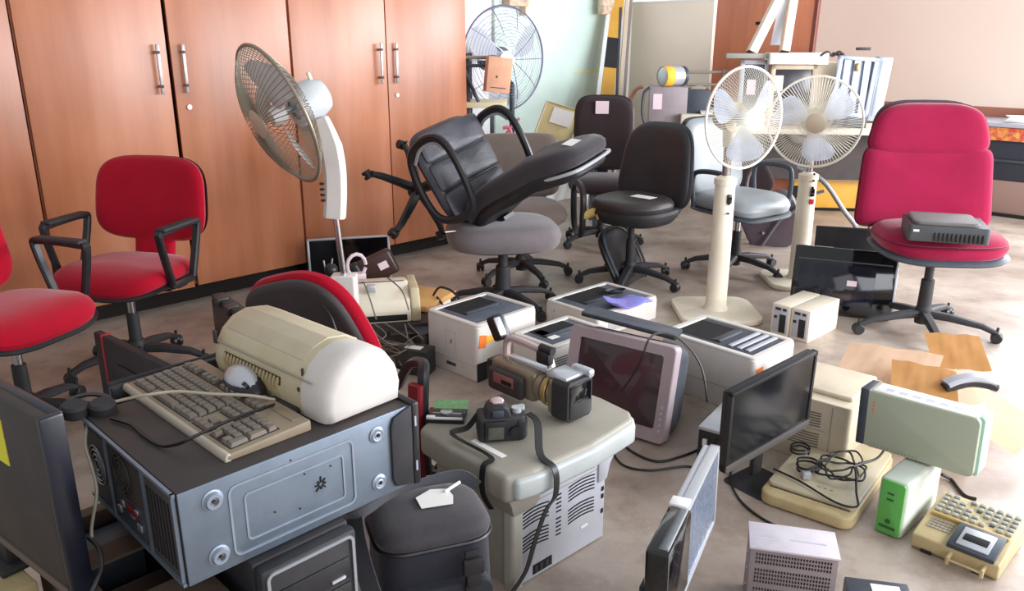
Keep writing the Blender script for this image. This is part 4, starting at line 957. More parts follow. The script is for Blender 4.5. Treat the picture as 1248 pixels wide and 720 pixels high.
# backrest: long curved pad
def bkf(x,y,z):
    h=y+.38; # 0..0.68 along back
    yy=.25-.21*h-.03*math.sin(min(1,h/.34)*math.pi)+.34*max(0,h-.46)
    return (x*(1-.12*h), yy-z, .50+h)
part('backrest',B().pad(.49,.82,.10,f=bkf,p=4.5,crown=.008),M_char,t,'charcoal fabric backrest')
part('back_shell',B().pad(.47,.76,.09,f=lambda x,y,z:bkf(x,y,z-.065),p=4),M_blk,t)
part('back_trim',B().tube(cr([bkf(-.21,.14,-.062),bkf(-.22,.28,-.062),bkf(-.18,.375,-.062),bkf(0,.395,-.062),bkf(.18,.375,-.062),bkf(.22,.28,-.062),bkf(.21,.14,-.062)],5),.009,8),M_silver,t,'pale edge trim')
part('white_label',B().box(-.05,.05,-.035,.035,0,.0015,M=Matrix.Translation(bkf(.03,.33,.052))@Matrix.Rotation(R_(60),4,'X')),M_paper,t)
part('back_support',B().sweep(cr([(0,.05,.41),(0,.28,.42),(0,.33,.5),(0,.34,.62)],4),rect(.09,.02),up=(0,1,0)),M_blk,t)
for s in (-1,1):
    X=s*.285
    part('armrest',B().sweep(cr([(X,.02,.40),(X,-.14,.43),(X,-.20,.52),(X,-.20,.64),(X,-.14,.70),(X,.0,.715),(X,.17,.69),(X,.22,.62),(X,.215,.5),(X,.16,.42)],5,closed=True),rect(.040,.034,.010),closed=True,up=(1,0,0)),M_blk,t)
    part('arm_trim',B().sweep(cr([(X,-.12,.45),(X,-.175,.53),(X,-.175,.63),(X,-.12,.68)],5),rect(.018,.008,.003),up=(1,0,0)),M_silver,t,'silver inner trim')
# taupe armchair behind (6)
t=thing('office_chair','taupe fabric chair with black arm standing behind the upturned leather chair','chair',(.06,4.98,0),(0,0,8))
star_base(t,.30,0,.36,.028); mech(t,.385)
part('seat',seatpad(.52,.48,.09,.43,p=4),M_taupe,t); part('backrest',backpad(.56,.40,.07,.67,.25,lean=10,curv=.3,p=6),M_taupe,t); part('back_support',B().box(-.04,.04,.22,.3,.38,.7,.01),M_blk,t)
part('armrest',B().sweep(cr([(.34,-.16,.30),(.34,-.21,.44),(.34,-.19,.57),(.34,-.02,.60),(.34,.06,.52),(.34,.02,.32)],5,closed=True),rect(.04,.036,.01),closed=True,up=(1,0,0)),M_blk,t)
part('arm_trim',B().sweep(cr([(.34,-.13,.34),(.34,-.17,.45),(.34,-.15,.54),(.34,-.03,.565)],5),rect(.02,.008),up=(1,0,0)),M_silver,t)
# dark brown chair with pink label (7)
t=thing('office_chair','dark brown fabric chair with a pink paper on its backrest, behind the black task chair','chair',(.65,5.85,0),(0,0,-6))
star_base(t,.29,0,.40,.028); mech(t,.42)
part('seat',seatpad(.48,.46,.07,.46),M_brownf,t); part('backrest',backpad(.42,.52,.05,.78,.22,lean=6,curv=.4,p=4.5),M_brownf,t)
part('back_rim',backpad(.44,.54,.03,.78,.245,lean=6,curv=.4,p=4.5,crown=0),M_blk,t); part('back_support',B().box(-.04,.04,.2,.26,.42,.7,.01),M_blk,t)
part('paper_label',B().box(-.045,.05,.185,.188,.92,1.01,M=Matrix.Translation((-.02,.0,.0))),M_pinkpaper,t,'pale pink paper label')
# black task chair (8)
t=thing('office_chair','black task chair with round worn seat, left of the first pedestal fan','chair',(.725,4.84,0),(0,0,-45))
star_base(t,.31,8,.42,.03); mech(t,.44,M_blkm)
part('seat',B().pad(.47,.44,.075,f=lambda x,y,z:(x,y,.50+z),p=2.6,crown=.015),mat('worn_brown_black_vinyl',(52,46,46),.45,dirt=.5,dcol=(78,68,64)),t)
part('seat_shell',B().pad(.49,.46,.10,f=lambda x,y,z:(x*(1+z*2),y*(1+z*2)+.02,.435+z),p=2.8),M_blkm,t)
part('back_support',B().sweep(cr([(0,-.02,.435),(0,.14,.43),(0,.235,.47),(0,.265,.56),(0,.285,.70)],5),rect(.40,.05,.016),up=(0,1,0),scale=[.85]*8+[1]*13),M_blkm,t)
part('backrest',backpad(.50,.50,.045,.70,.235,lean=9,curv=.5,taper=-.12,p=4,crown=.006),M_char if False else mat('black_vinyl',(40,40,44),.42,dirt=.4,dcol=(58,58,62)),t)
part('back_shell',backpad(.515,.515,.035,.70,.268,lean=9,curv=.5,taper=-.12,p=4,crown=0),mat('grey_black_shell',(62,62,68),.4),t)
part('torn_foam',B().pad(.12,.06,.05,f=lambda x,y,z:(x-.16,y-.19+.02*math.sin(x*60),.445+z+.01*math.sin(x*90)),p=2),M_foam,t,'yellow foam spilling out')
part('paper',B().box(.02,.16,-.06,.02,.552,.5535),M_paper,t)
# black shell chair lying behind/below (between)
t=thing('office_chair','overturned black plastic chair shell on the floor left of the black task chair','chair',(.50,5.0,0.03),(62,0,60))
part('seat_shell',B().pad(.44,.42,.05,f=lambda x,y,z:(x,y,.22+z+.6*x*x),p=3),M_blk,t); part('rim',B().tube([(.215*math.copysign(abs(math.cos(a))**.66,math.cos(a)),.205*math.copysign(abs(math.sin(a))**.66,math.sin(a)),.245+.6*(.215*math.copysign(abs(math.cos(a))**.66,math.cos(a)))**2) for a in [i*math.pi/20 for i in range(40)]],.008,6,closed=True),M_slate,t)
# silver-grey vinyl chair (9)
t=thing('office_chair','silver-grey vinyl office chair with black arms between the two pedestal fans','chair',(1.44,5.10,0),(0,0,35))
star_base(t,.31,-10,.40,.03,colm=M_chrome); mech(t,.42)
part('seat',seatpad(.50,.50,.09,.47,p=4.5,crown=.012),M_leather2,t); part('seat_shell',seatpad(.52,.52,.03,.415,p=4.5,crown=0),M_slate,t)
part('backrest',backpad(.50,.48,.07,.72,.26,lean=12,curv=.4,p=5),M_leather2,t); part('back_shell',backpad(.51,.49,.03,.72,.30,lean=12,curv=.4,p=5,crown=0),M_blk,t)
part('back_support',B().box(-.05,.05,.2,.3,.40,.62,.01),M_blk,t)
for s in (-1,1):
    X=s*.29
    part('armrest',B().sweep(cr([(X,.12,.44),(X,.14,.6),(X,.10,.66),(X,-.08,.67),(X,-.15,.63),(X,-.15,.44)],5),rect(.03,.026,.008),up=(1,0,0)),M_slate,t)
# tipped brown-black chair with chrome tube legs (10)
t=thing('tube_chair','tipped brown vinyl chair with chrome tube legs behind the second pedestal fan','chair',(2.10,5.72,.0),(0,0,-20))
part('seat',B().pad(.42,.42,.07,f=lambda x,y,z:(x-.12,z+.0,.26+y),p=4,M=Matrix.Rotation(R_(-28),4,'Y')),mat('mauve_brown_vinyl',(86,74,82),.4,dirt=.4),t)
part('backrest',B().pad(.4,.26,.05,f=lambda x,y,z:(x-.20,z+.1,.58+y),p=4,M=Matrix.Rotation(R_(-28),4,'Y')),M_brownf,t)
fr=B(); fr.tube(cr([(-.1,-.06,.58),(.08,-.06,.50),(.24,-.06,.30),(.33,-.06,.19),(.31,-.06,.12),(.26,-.06,.016)],5),.017,10)
fr.tube(cr([(-.40,.12,.012),(-.3,.12,.2),(-.1,.12,.32),(.1,.12,.4)],5),.012,8); fr.tube([(-.28,-.06,.012),(-.18,-.06,.2),(0,-.06,.35)],.012,8); fr.tube([(-.28,-.06,.1),(-.36,.12,.1)],.010,8)
fr.tube(cr([(-.40,-.06,.25),(-.42,-.06,.5),(-.3,-.06,.62),(-.1,-.06,.62)],5),.013,8)
part('tube_frame',fr,mat('dull_grey_tube',(120,118,120),.4,.6),t)
# crimson executive chair (11)
t=thing('office_chair','crimson fabric high-backed swivel chair holding a black battery box','chair',(2.11,3.97,0),(0,0,-6))
star_base(t,.34,-24,.42,.034); mech(t,.45)
part('seat',seatpad(.58,.54,.09,.50,p=3.2,crown=.02,drop=.03),M_pink,t); part('seat_shell',seatpad(.60,.56,.035,.448,p=3.2,crown=0,drop=.03),M_slate,t)
part('seat_piping',B().tube([(.29*math.copysign(abs(math.cos(a))**.625,math.cos(a)),.27*math.copysign(abs(math.sin(a))**.625,math.sin(a)),.507) for a in [i*math.pi/24 for i in range(48)]],.005,6,closed=True),M_pinkpipe,t)
def b11(w,h,zc,nm,tp,p):
    part(nm,backpad(w,h,.075,zc,.26,lean=9,curv=.35,taper=tp,p=p,crown=.02),M_pink,t)
    L=math.tan(R_(9)); pts=[]
    for i in range(48):
        a=i*math.pi/24; x=w/2*math.copysign(abs(math.cos(a))**(2/p),math.cos(a)); y=h/2*math.copysign(abs(math.sin(a))**(2/p),math.sin(a))
        pts.append((x*(1+tp*y/(h/2)),.26+L*y-.35*x*x+.0,zc+y))
    return pts
L9=math.tan(R_(9))
def b11f(w0,w1,h,zc,p_top,nm,yoff):
    def f(x,y,z):
        k=y/(h/2)
        return (x*(1+(w1/w0-1)*(k+1)/2), .26+L9*(zc+y-.75)-z-.35*x*x, zc+y)
    part(nm,B().pad(w0,h,.085,f=f,p=p_top,crown=.015,n=64),M_pink,t)
    pts=[]
    for i in range(64):
        a=i*math.pi/32; x=w0/2*math.copysign(abs(math.cos(a))**(2/p_top),math.cos(a)); y=h/2*math.copysign(abs(math.sin(a))**(2/p_top),math.sin(a))
        q=f(x,y,-.01); pts.append(q)
    part('piping',B().tube(pts,.0055,6,closed=True),M_pinkpipe,t)
b11f(.68,.63,.41,.71,10,'backrest',0); b11f(.64,.50,.27,.995,3.6,'headrest',0)
part('back_shell',B().pad(.55,.58,.03,f=lambda x,y,z:(x,.32+L9*(.85+y-.75)-z-.35*x*x,.85+y),p=4),M_slate,t); part('back_support',B().sweep([(0,.1,.43),(0,.3,.44),(0,.33,.6),(0,.34,.75)],rect(.08,.02),up=(0,1,0)),M_blk,t)
sq=thing('battery_unit','dusty black ribbed battery box on the crimson chair seat','battery box',(2.04,3.77,.548),(0,0,-18))
b=B(); b.prism(rrect(-.17,.17,-.13,.13,.015),'z',0,.075,.006,3); part('case',b,mat('dusty_charcoal_metal',(70,72,76),.5,dirt=.5),sq)
b=B().prism(rrect(-.15,.13,-.12,.125,.03),'z',.074,.092,.006,3); part('raised_top',b,mat('dusty_grey_top',(108,104,102),.7,dirt=.6,dcol=(84,82,82)),sq,'dusty raised top')
b=B()
for k in range(12): b.box(-.06+k*.018,-.05+k*.018,-.137,-.129,.006,.045,.002)
part('ribs',b,M_blk,sq); part('printed_mark',B().box(-.15,-.125,-.1312,-.129,.045,.055),M_paper,sq)
# ================= fans =================
def cage(b,R,d,sgn,n,r0,wr,hubd=None,seg=7,rings=()):
    """dome of radial wires; front is -y"""
    hubd=d if hubd is None else hubd
    def prof(s):
        r=r0+(R-r0)*s; return r, sgn*(hubd*(1-s**2.6))
    for i in range(n):
        a=2*math.pi*i/n; c_,s_=math.cos(a),math.sin(a)
        b.tube([(prof(k/seg)[0]*c_,prof(k/seg)[1],prof(k/seg)[0]*s_) for k in range(seg+1)],wr,4)
    for s in rings:
        r,y=prof(s); b.tube([(r*math.cos(2*math.pi*i/48),y,r*math.sin(2*math.pi*i/48)) for i in range(48)],wr*1.3,5,closed=True)
    return b
def blade(k,n,R,r0=.04,pitch=28,wid=1.0,off=0,th=.002):
    """one fan blade, root r0 to R, around y axis"""
    b=B(); t_=bmesh.new(); U,V=10,8; vs=[]
    for i in range(U+1):
        row=[]; s=i/U; r=r0+(R-r0)*s
        half=wid*(.30+.62*math.sin(min(1,s*.62+.12)*math.pi))*.62*(1 if s<.85 else 1-((s-.85)/.15)**2*.35)
        for j in range(V+1):
            q=(j/V-.5)*2; a=2*math.pi*k/n+off+q*half*.62+.18*s
            y=-math.tan(R_(pitch))*q*half*r*.55
            row.append(t_.verts.new((r*math.cos(a),y,r*math.sin(a))))
        vs.append(row)
    for i in range(U):
        for j in range(V): t_.faces.new((vs[i][j],vs[i+1][j],vs[i+1][j+1],vs[i][j+1]))
    g=bmesh.ops.solidify(t_,geom=t_.faces[:],thickness=th); bmesh.ops.recalc_face_normals(t_,faces=t_.faces[:])
    return b._merge(t_)
def fan_head(t,Mh,R,n,wirem,bladem,capm,rimm,d=.075,off=0,capr=.045,motor=M_cream,br=.86,rings=(.45,.75),wr=.0013,nb=3,motorL=.12,wid=1.0,mr=.065):
    def P(nm,b,m,lab=None,ang=35): b.bm.transform(Mh); part(nm,b,m,t,lab,ang)
    P('front_guard',cage(B(),R,d,-1,n,capr*.8,wr,rings=rings),wirem)
    P('rear_guard',cage(B(),R,d,1,n,capr*.9,wr,rings=()),wirem)
    P('guard_rim',B().tube([(R*math.cos(2*math.pi*i/56),0,R*math.sin(2*math.pi*i/56)) for i in range(56)],.007,8,closed=True),rimm)
    P('centre_cap',B().lathe([(0,.012),(capr*.8,.012),(capr,.006),(capr,0),(0,0)],30,Matrix.Translation((0,-d+.006,0))@Matrix.Rotation(R_(90),4,'X')),capm)
    for k in range(nb): P('blade',blade(k,nb,R*br,off=off,wid=wid),bladem)
    P('hub',B().lathe([(0,.03),(.03,.028),(.038,.0),(.038,-.025),(0,-.025)],24,Matrix.Rotation(R_(90),4,'X')),bladem)
    P('shaft',B().cyl((0,0,0),(0,d+.02,0),.01,n=10),M_steel2)
    P('motor_housing',B().lathe([(0,0),(mr*1.0,.0),(mr*1.08,.02),(mr*1.05,motorL*.6),(mr*.8,motorL*.92),(mr*.4,motorL),(0,motorL)],28,Matrix.Translation((0,d-.005,0))@Matrix.Rotation(R_(-90),4,'X')),motor)
    P('guard_fitting',B().lathe([(capr*.8,0),(capr*1.35,0),(capr*1.35,.012),(capr*.8,.012)],26,Matrix.Translation((0,d-.012,0))@Matrix.Rotation(R_(-90),4,'X')),motor)
def aim(d,c):
    """matrix whose -y looks along d"""
    Y_=-Vector(d).normalized(); Z0=Vector((0,0,1)); X_=Y_.cross(Z0).normalized(); Z_=X_.cross(Y_)
    return basis(X_,Y_,Z_,c)
def ped_fan(lab,loc,colyaw,headz,axis,R,cap,off,blades,controls,basew=.44,grp=None,lean=0):
    t=thing('pedestal_fan',lab,'fan',loc,(0,0,0),grp)
    Rz=Matrix.Rotation(R_(colyaw),4,'Z')
    b=B(); b.prism(rrect(-basew/2,basew/2,-basew/2,basew/2,.09,6),'z',.0,.03,.008,3,M=Rz); part('base_plate',b,M_ivory,t)
    b=B(); b.lathe([(.07,.028),(.06,.045),(.056,.06),(.056,.3),(.052,headz-.34),(.046,headz-.33),(0,headz-.33)],26); part('column',b,M_ivory,t)
    part('upper_pole',B().cyl((0,0,headz-.34),(0,0,headz-.12),.022,n=16),M_chrome,t); part('collar',B().lathe([(0,headz-.345),(.058,headz-.345),(.058,headz-.315),(.03,headz-.30),(0,headz-.30)],24),M_ivory,t)
    Mh=aim(axis,Vector((0,0,headz))-Vector(axis).normalized()*-.10)
    part('tilt_neck',B().cyl((0,0,headz-.15),(0,0,headz-.03),.03,.035,n=16),M_ivory,t)
    fan_head(t,Mh,R,96,M_wire,blades,cap,M_wire,off=off,capr=.057,wid=1.45,br=.88,rings=(),wr=.0012)
    rr=Matrix.Rotation(R_(colyaw*0),4,'Z')
    b=B(); b.box(-.0,.028,-.061,-.048,headz-.44,headz-.39,.008); part('control_panel',b,M_gloss,t)
    b=B()
    for k,z in enumerate(controls): b.cyl((.012,-.062,z),(.012,-.052,z),.006,n=10)
    part('push_button',b,M_gloss,t)
    return t
d1=Vector((.47,-.88,.02)); d2=Vector((-.30,-.95,.0))
fp=G(877,383); 
ped_fan('ivory pedestal fan with white centre cap facing right, in front of the silver chair',(fp.x-.02,fp.y+.02,0),0,1.06,d1,.25,M_paper,.5,M_blade2,(.62,.57))
fp=G(962,352)
t=ped_fan('ivory pedestal fan with beige centre cap behind the black television panel',(1.77,4.86,0),0,.985,d2,.255,mat('tan_cap',(196,178,154),.5),.55,M_blade,(.72,.68,.64,.60),basew=.40)
part('red_sticker',B().box(.0,.028,-.059,-.052,.50,.53,.002),M_sticker,t,'red sticker')
# tilted fan on the left
ft=thing('pedestal_fan','tilted white pedestal fan with dusty guard and curved neck in front of the wardrobes','fan',(-.69,3.22,0),(0,0,0))
part('base_plate',B().prism(rrect(-.2,.2,-.2,.2,.06,5),'z',0,.03,.008,3),M_ivory,ft)
part('column',B().prism(rrect(-.05,.05,-.04,.04,.01),'z',.03,.52,.004),M_white,ft)
part('chrome_pole',B().cyl((0,0,.5),(-.02,0,.80),.013,n=16),M_chrome,ft)
nk=B(); nk.sweep(cr([(-.022,0,.76),(-.012,0,.86),(-.010,.0,.96),(-.022,0,1.06),(-.05,.01,1.15)],6),rect(.085,.062,.015),up=(0,1,0),scale=[1]*18+[.9,.85,.8,.75,.7,.65,.6]); part('neck',nk,M_white,ft)
nk=B()
for k in range(4): nk.box(-.066,-.048,-.034,-.0285,.83+k*.022,.84+k*.022,.002)
part('control_slots',nk,M_blk,ft)
hc=Vector((-.205,-.04,1.165)); ax=Vector((-.74,-.58,-.34))
M_h=aim(ax,hc)
fan_head(ft,M_h,.275,72,M_wire2,mat('dusty_blade',(206,202,200),.5,dirt=.6,dcol=(160,154,148)),mat('tan_cap',(196,178,154),.5),M_wire2,off=.9,capr=.06,motor=mat('cool_white_plastic',(206,210,212),.4,dirt=.3),d=.085,motorL=.14,mr=.075,wid=1.5,rings=(),wr=.0018)
b=B(); b.lathe([(.02,0),(.074,.0),(.076,.05),(.02,.05)],28,Matrix.Translation((0,.105,0))@Matrix.Rotation(R_(-90),4,'X')); b.bm.transform(M_h); part('open_motor_frame',b,mat('motor_green_grey',(140,146,128),.5,dirt=1,dscale=40,dcol=(60,60,56)),ft,'open motor frame')
b=B(); b.cyl((0,.18,.07),(0,.18,.10),.008,n=10); b.bm.transform(M_h); part('oscillator_knob',b,M_ivory,ft)
# big wire fan at the back
t=thing('industrial_fan','large grey wire-guarded industrial fan standing beside the wardrobe end','fan',(-.06,6.45,0),(0,0,0))
Mh=aim(Vector((.62,-.78,0)),Vector((0,0,1.29)))
def P(nm,b,m,lab=None): b.bm.transform(Mh); part(nm,b,m,t,lab)
R=.385
g_=B()
for k in range(4,17): 
    r=R*k/16.5; yy=-.09*(1-(k/17)**3)
    g_.tube([(r*math.cos(2*math.pi*i/48),yy,r*math.sin(2*math.pi*i/48)) for i in range(48)],.0016,4,closed=True)
for i in range(10):
    a=2*math.pi*i/10; g_.tube([(R*s*math.cos(a),-.09*(1-s**3),R*s*math.sin(a)) for s in (.1,.3,.5,.7,.85,1)],.003,5)
P('front_guard',g_,M_wire3)
g_=B()
for k in range(4,17,2):
    r=R*k/16.5; g_.tube([(r*math.cos(2*math.pi*i/48),.09*(1-(k/17)**3),r*math.sin(2*math.pi*i/48)) for i in range(48)],.0016,4,closed=True)
P('rear_guard',g_,M_wire3)
P('guard_rim',B().tube([(R*math.cos(2*math.pi*i/64),0,R*math.sin(2*math.pi*i/64)) for i in range(64)],.007,8,closed=True),mat('violet_grey_rim',(120,112,140),.4,.5))
for k in range(3): P('blade',blade(k,3,R*.9,r0=.06,off=.4,wid=1.2),mat('bright_metal_blade',(232,236,244),.35,.3,alpha=.85))
P('hub',B().lathe([(0,.04),(.06,.035),(.07,-.02),(0,-.02)],24,Matrix.Rotation(R_(90),4,'X')),M_steel2); P('motor_housing',B().cyl((0,.02,0),(0,.24,0),.09,n=24,bev=.01),M_slate)
part('pole',B().cyl((.06,-.0,.04),(.06,0,1.1),.02,n=14).cyl((.06,0,1.1),(-.08,.1,1.25),.02,n=12),M_slate,t); part('base_plate',B().lathe([(0,0),(.26,0),(.25,.03),(.05,.05),(0,.05)],30,Matrix.Translation((.06,0,0))),M_slate,t)
# ================= things around the tilted fan =================
t=monitor('flat monitor with silver frame and black screen leaning in front of the wardrobes',.50,.28,matrix=None,loc=(-1.24,4.80,.0),rot=(-8,-1,10),frame=M_silver,front=M_gloss,bz=.014)
ty=G(500,428)
t=thing('dot_matrix_printer','old cream printer with loose cables across its lid behind the tipped red chair','printer',(-.83,3.60,.156),(0,0,12))
W,D,T=.36,.30,.14
part('body',B().prism([(0,0),(D,0),(D,T),(D*.55,T+.02),(.03,T*.75),(0,T*.4)],'x',0,W,.008,3),M_ivory,t); part('end_block',B().prism([(.0,0),(D,0),(D,T+.01),(.06,T+.01),(.0,T*.5)],'x',W,W+.045,.008,3),M_cream,t)
part('lid_seam',B().box(.02,W-.02,.16,.165,T+.018,T+.021),M_dbrown,t); part('slot',B().box(.02,W-.02,-.004,.02,.01,.04,.002),M_hole,t)
part('switch_block',B().box(.16,.2,.06,.10,T-.005,T+.03,.004),M_silver,t)
t0=thing('cardboard_tray','brown box full of dark parts under the old cream printer','box',(-.82,3.56,0),(0,0,12))
part('walls',B().box(0,.52,0,.012,0,.13).box(0,.52,.33,.342,0,.13).box(0,.012,.012,.33,0,.13).box(.508,.52,.012,.33,0,.13).box(.012,.508,.012,.33,0,.155),M_dbrown,t0)
part('flap',B().box(.25,.50,-.05,.0,.125,.13,.001),M_dbrown,t0)
t=thing('black_adapter','black box with white label wrapped in cables below the old cream printer','adapter',(-.53,3.42,.0),(0,0,-20))
part('case',B().box(0,.16,0,.1,0,.12,.008),M_blk,t); part('label',B().box(.04,.12,.02,.06,.12,.1215),M_paper,t)
cb=B()
random.seed(3)
for k in range(5):
    q=[Vector((-.68+random.random()*.22,3.50+random.random()*.03,.20))]
    for s in range(5): q.append(Vector((-.66+random.random()*.26,3.36+random.random()*.12,.15-.03*s+random.random()*.04)))
    cb.tube(cr(q,5),.0035,6)
solo('grey_cables',cb,mat('grey_brown_cable',(110,100,88),.6),'grey-brown cables spilling from the old cream printer','cables')
cb=B().tube(cr([(-.62,3.98,.27),(-.60,3.8,.335),(-.52,3.68,.31),(-.48,3.60,.24)],6),.0035,6).tube(cr([(-.74,3.86,.30),(-.70,3.72,.325),(-.66,3.63,.27),(-.63,3.58,.2)],6),.0035,6)
solo('thin_cables',cb,_M['grey_brown_cable'],'two thin cables lying over the lid of the old cream printer','cables')
t=thing('telephone','dark brown telephone with pale label standing tilted in front of the silver-framed monitor','telephone',(-.80,4.14,.17),(0,-24,8))
part('body',B().box(0,.23,0,.06,0,.14,.02,3),mat('dark_brown_plastic',(66,44,40),.4,dirt=.3),t); part('handset',B().box(-.01,.05,-.03,.03,.0,.15,.015,3),M_blk,t); part('label',B().box(.14,.19,-.0015,.001,.05,.09),M_pinkpaper,t)
t=thing('carton_piece','orange-tan cardboard piece with cable to the right of the old cream printer','cardboard',(-.47,4.02,0),(0,0,-25))
part('panel',B().box(-.12,.14,-.18,.12,.16,.19,.003),M_envo,t); part('block',B().box(-.10,.12,-.14,.10,0,.16,.004),M_ivory,t)
solo('looped_cable',B().tube(cr([(-.40,3.95,.20),(-.36,3.93,.25),(-.28,3.90,.22),(-.24,3.86,.12),(-.30,3.83,.06),(-.33,3.88,.14),(-.38,3.93,.2)],6),.006,6),M_cable,'thick black cable loop beside the orange-tan cardboard','cable')
t=thing('small_device','small beige rectangular device with dark strip right of the cardboard piece','device',(-.38,3.84,0),(0,0,20))
part('case',B().box(0,.15,0,.10,0,.05,.006),M_beige,t); part('strip',B().box(.02,.13,-.001,.002,.015,.03),M_blk,t)
t=thing('webcam','small black camera on a silver stand beside the chrome pole of the tilted fan','camera',(-.92,4.0,.27),(0,0,0))
part('body',B().ball((0,0,.05),.035).box(-.05,.05,-.02,.02,0,.02,.005),M_blk,t); part('bracket',B().tube([(0,0,.06),(.01,0,.11)],.004,6).tube([(-.03,0,.06),(-.035,0,.10)],.004,6),M_silver,t)
t=thing('plastic_clamp','pinkish white plastic reel between the chrome pole and the dark telephone','reel',(-.80,4.05,.27),(0,0,30))
part('reel',B().tube([(.05*math.cos(a*.5),0,.06+.06*math.sin(a*.5)) for a in range(13)],.010,8),mat('pink_white_plastic',(214,196,200),.5),t); part('foot',B().box(-.04,.04,-.03,.03,-.03,.02,.004),_M['pink_white_plastic'],t)
t=thing('power_strip','dark grey parts box on the floor left of the white laser printer with stickers','box',(-.42,3.55,0),(0,0,35))
part('case',B().box(0,.16,0,.12,0,.13,.006),M_dbrown,t); part('lid',B().box(-.005,.165,-.005,.125,.13,.14,.003),M_slate,t)
# ================= black television panel, twin boxes =================
t=thing('television','glossy black flat television leaning back beside the crimson chair','television',(1.525,4.27,.02),(-14,1.5,-17))
W,Hh=.52,.36
part('frame',B().box(0,W,0,.05,0,Hh,.01),M_gloss,t); part('screen',B().box(.03,W-.10,-.003,.001,.05,Hh-.09,.001),mat('deep_blue_black',(20,22,32),.08,dirt=.8,dscale=7,dcol=(44,46,60)),t)
part('inner_line',B().box(.02,W-.02,-.002,.001,Hh-.075,Hh-.068),M_slate,t); part('silver_edge',B().box(W-.004,W+.008,.0,.05,.03,Hh,.003),M_silver,t,'silver right edge'); part('label',B().box(.28,.33,-.0045,-.002,.16,.19),M_pinkpaper,t)
part('top_label',B().box(.10,.19,.0,.02,Hh-.001,Hh+.001),M_paper,t)
t=thing('flat_monitor','black panel edge behind the glossy television','monitor',(1.72,4.50,.0),(-10,0,-17)); part('panel',B().box(0,.36,0,.03,0,.43,.006),M_blkm,t); part('rim',B().box(0,.36,-.002,.0,.42,.43,.001),M_slate,t)
for k,(o_,lab) in enumerate(((.0,'small ivory box with black front panel, the left of a pair by the television'),(.105,'small ivory box with black front panel, the right of a pair by the television'))):
    d_=Vector((math.cos(R_(-46.6)),math.sin(R_(-46.6)),0))*o_
    t=thing('disk_enclosure',lab,'disk drive box',Vector((1.325,3.942,0))+d_,(0,0,-46.6),'pair of ivory drive boxes')
    W,D,T=.10,.31,.165
    part('case',B().box(0,W,0,D,0,T,.004),M_ivory,t); f=part('front_panel',B().box(.01,W-.01,-.003,.001,.015,T-.012,.002),M_lgrey,t)
    part('drive_bay',B().box(.045,.08,-.005,-.002,.02,.115,.001),M_blk,f); part('button',B().box(.015,.032,-.005,-.002,.09,.105,.001),M_blk,f); part('display',B().box(.02,.05,-.005,-.002,.135,.148,.001).box(.06,.08,-.005,-.002,.135,.148,.001),M_blk,f)
    v=B(); vents(v,.08,.28,.03,.13,6,False,y=W+.0005,th=.002,axis='x'); 
# ================= envelopes =================
bx=thing('cardboard_box','low cardboard box under the pile of envelopes','box',(1.36,2.93,0),(0,0,-33)); part('carton',B().box(0,.42,-.16,.16,0,.17,.003),M_envp,bx); part('lid',B().box(-.003,.423,-.163,.163,.165,.175,.002),M_beige2,bx)
def env(lab,m,c,w,d,rot,bend=.0,flap=False,grp='envelopes'):
    t=thing('envelope',lab,'envelope',c,rot,grp)
    t_=bmesh.new(); N=8; vs=[[t_.verts.new((-w/2+w*i/N,-d/2+d*j/4,bend*math.sin(math.pi*i/N)+.004*math.sin(i*1.7+j))) for j in range(5)] for i in range(N+1)]
    for i in range(N):
        for j in range(4): t_.faces.new((vs[i][j],vs[i+1][j],vs[i+1][j+1],vs[i][j+1]))
    bmesh.ops.solidify(t_,geom=t_.faces[:],thickness=.003); bmesh.ops.recalc_face_normals(t_,faces=t_.faces[:]); part('sheet',B()._merge(t_),m,t)
    if flap: part('flap',B().prism([(-w/2+.01,.0),(w/2-.01,.0),(w/2-.05,d*.22),(-w/2+.05,d*.22)],'z',.008+bend*.5,.010+bend*.5,M=Matrix.Translation((0,d*.26,0))),m,t)
    return t
env('peach envelope lying left of the two orange ones',M_envp,G(1083,445,.245),.34,.26,(14,-3,-35))
env('orange kraft envelope at the rear of the pile, nearest the crimson chair',M_envo,G(1166,428,.26),.21,.20,(24,0,-12))
env('orange kraft envelope at the front of the pile above the pale green unit',M_envo,G(1126,464,.26),.22,.19,(18,4,-22))
env('peach envelope slipping down at the right of the pile',M_envp,G(1200,500,.16),.32,.24,(14,24,-40),flap=False)
hs=thing('telephone_handset','black and white telephone handset resting on the envelopes','telephone',G(1182,466,.27),(0,-4,-12))
part('shell',B().sweep(cr([(-.085,-.02,.0),(-.05,-.01,.012),(.0,.0,.018),(.05,.0,.014),(.08,.0,.004)],5),rect(.055,.022,.008),up=(0,0,1)),M_silver,hs); part('underside',B().sweep(cr([(-.09,-.022,-.014),(-.05,-.012,-.004),(.0,-.002,.003),(.05,-.002,-.002),(.086,-.002,-.014)],5),rect(.05,.026,.008),up=(0,0,1)),M_blkm,hs)
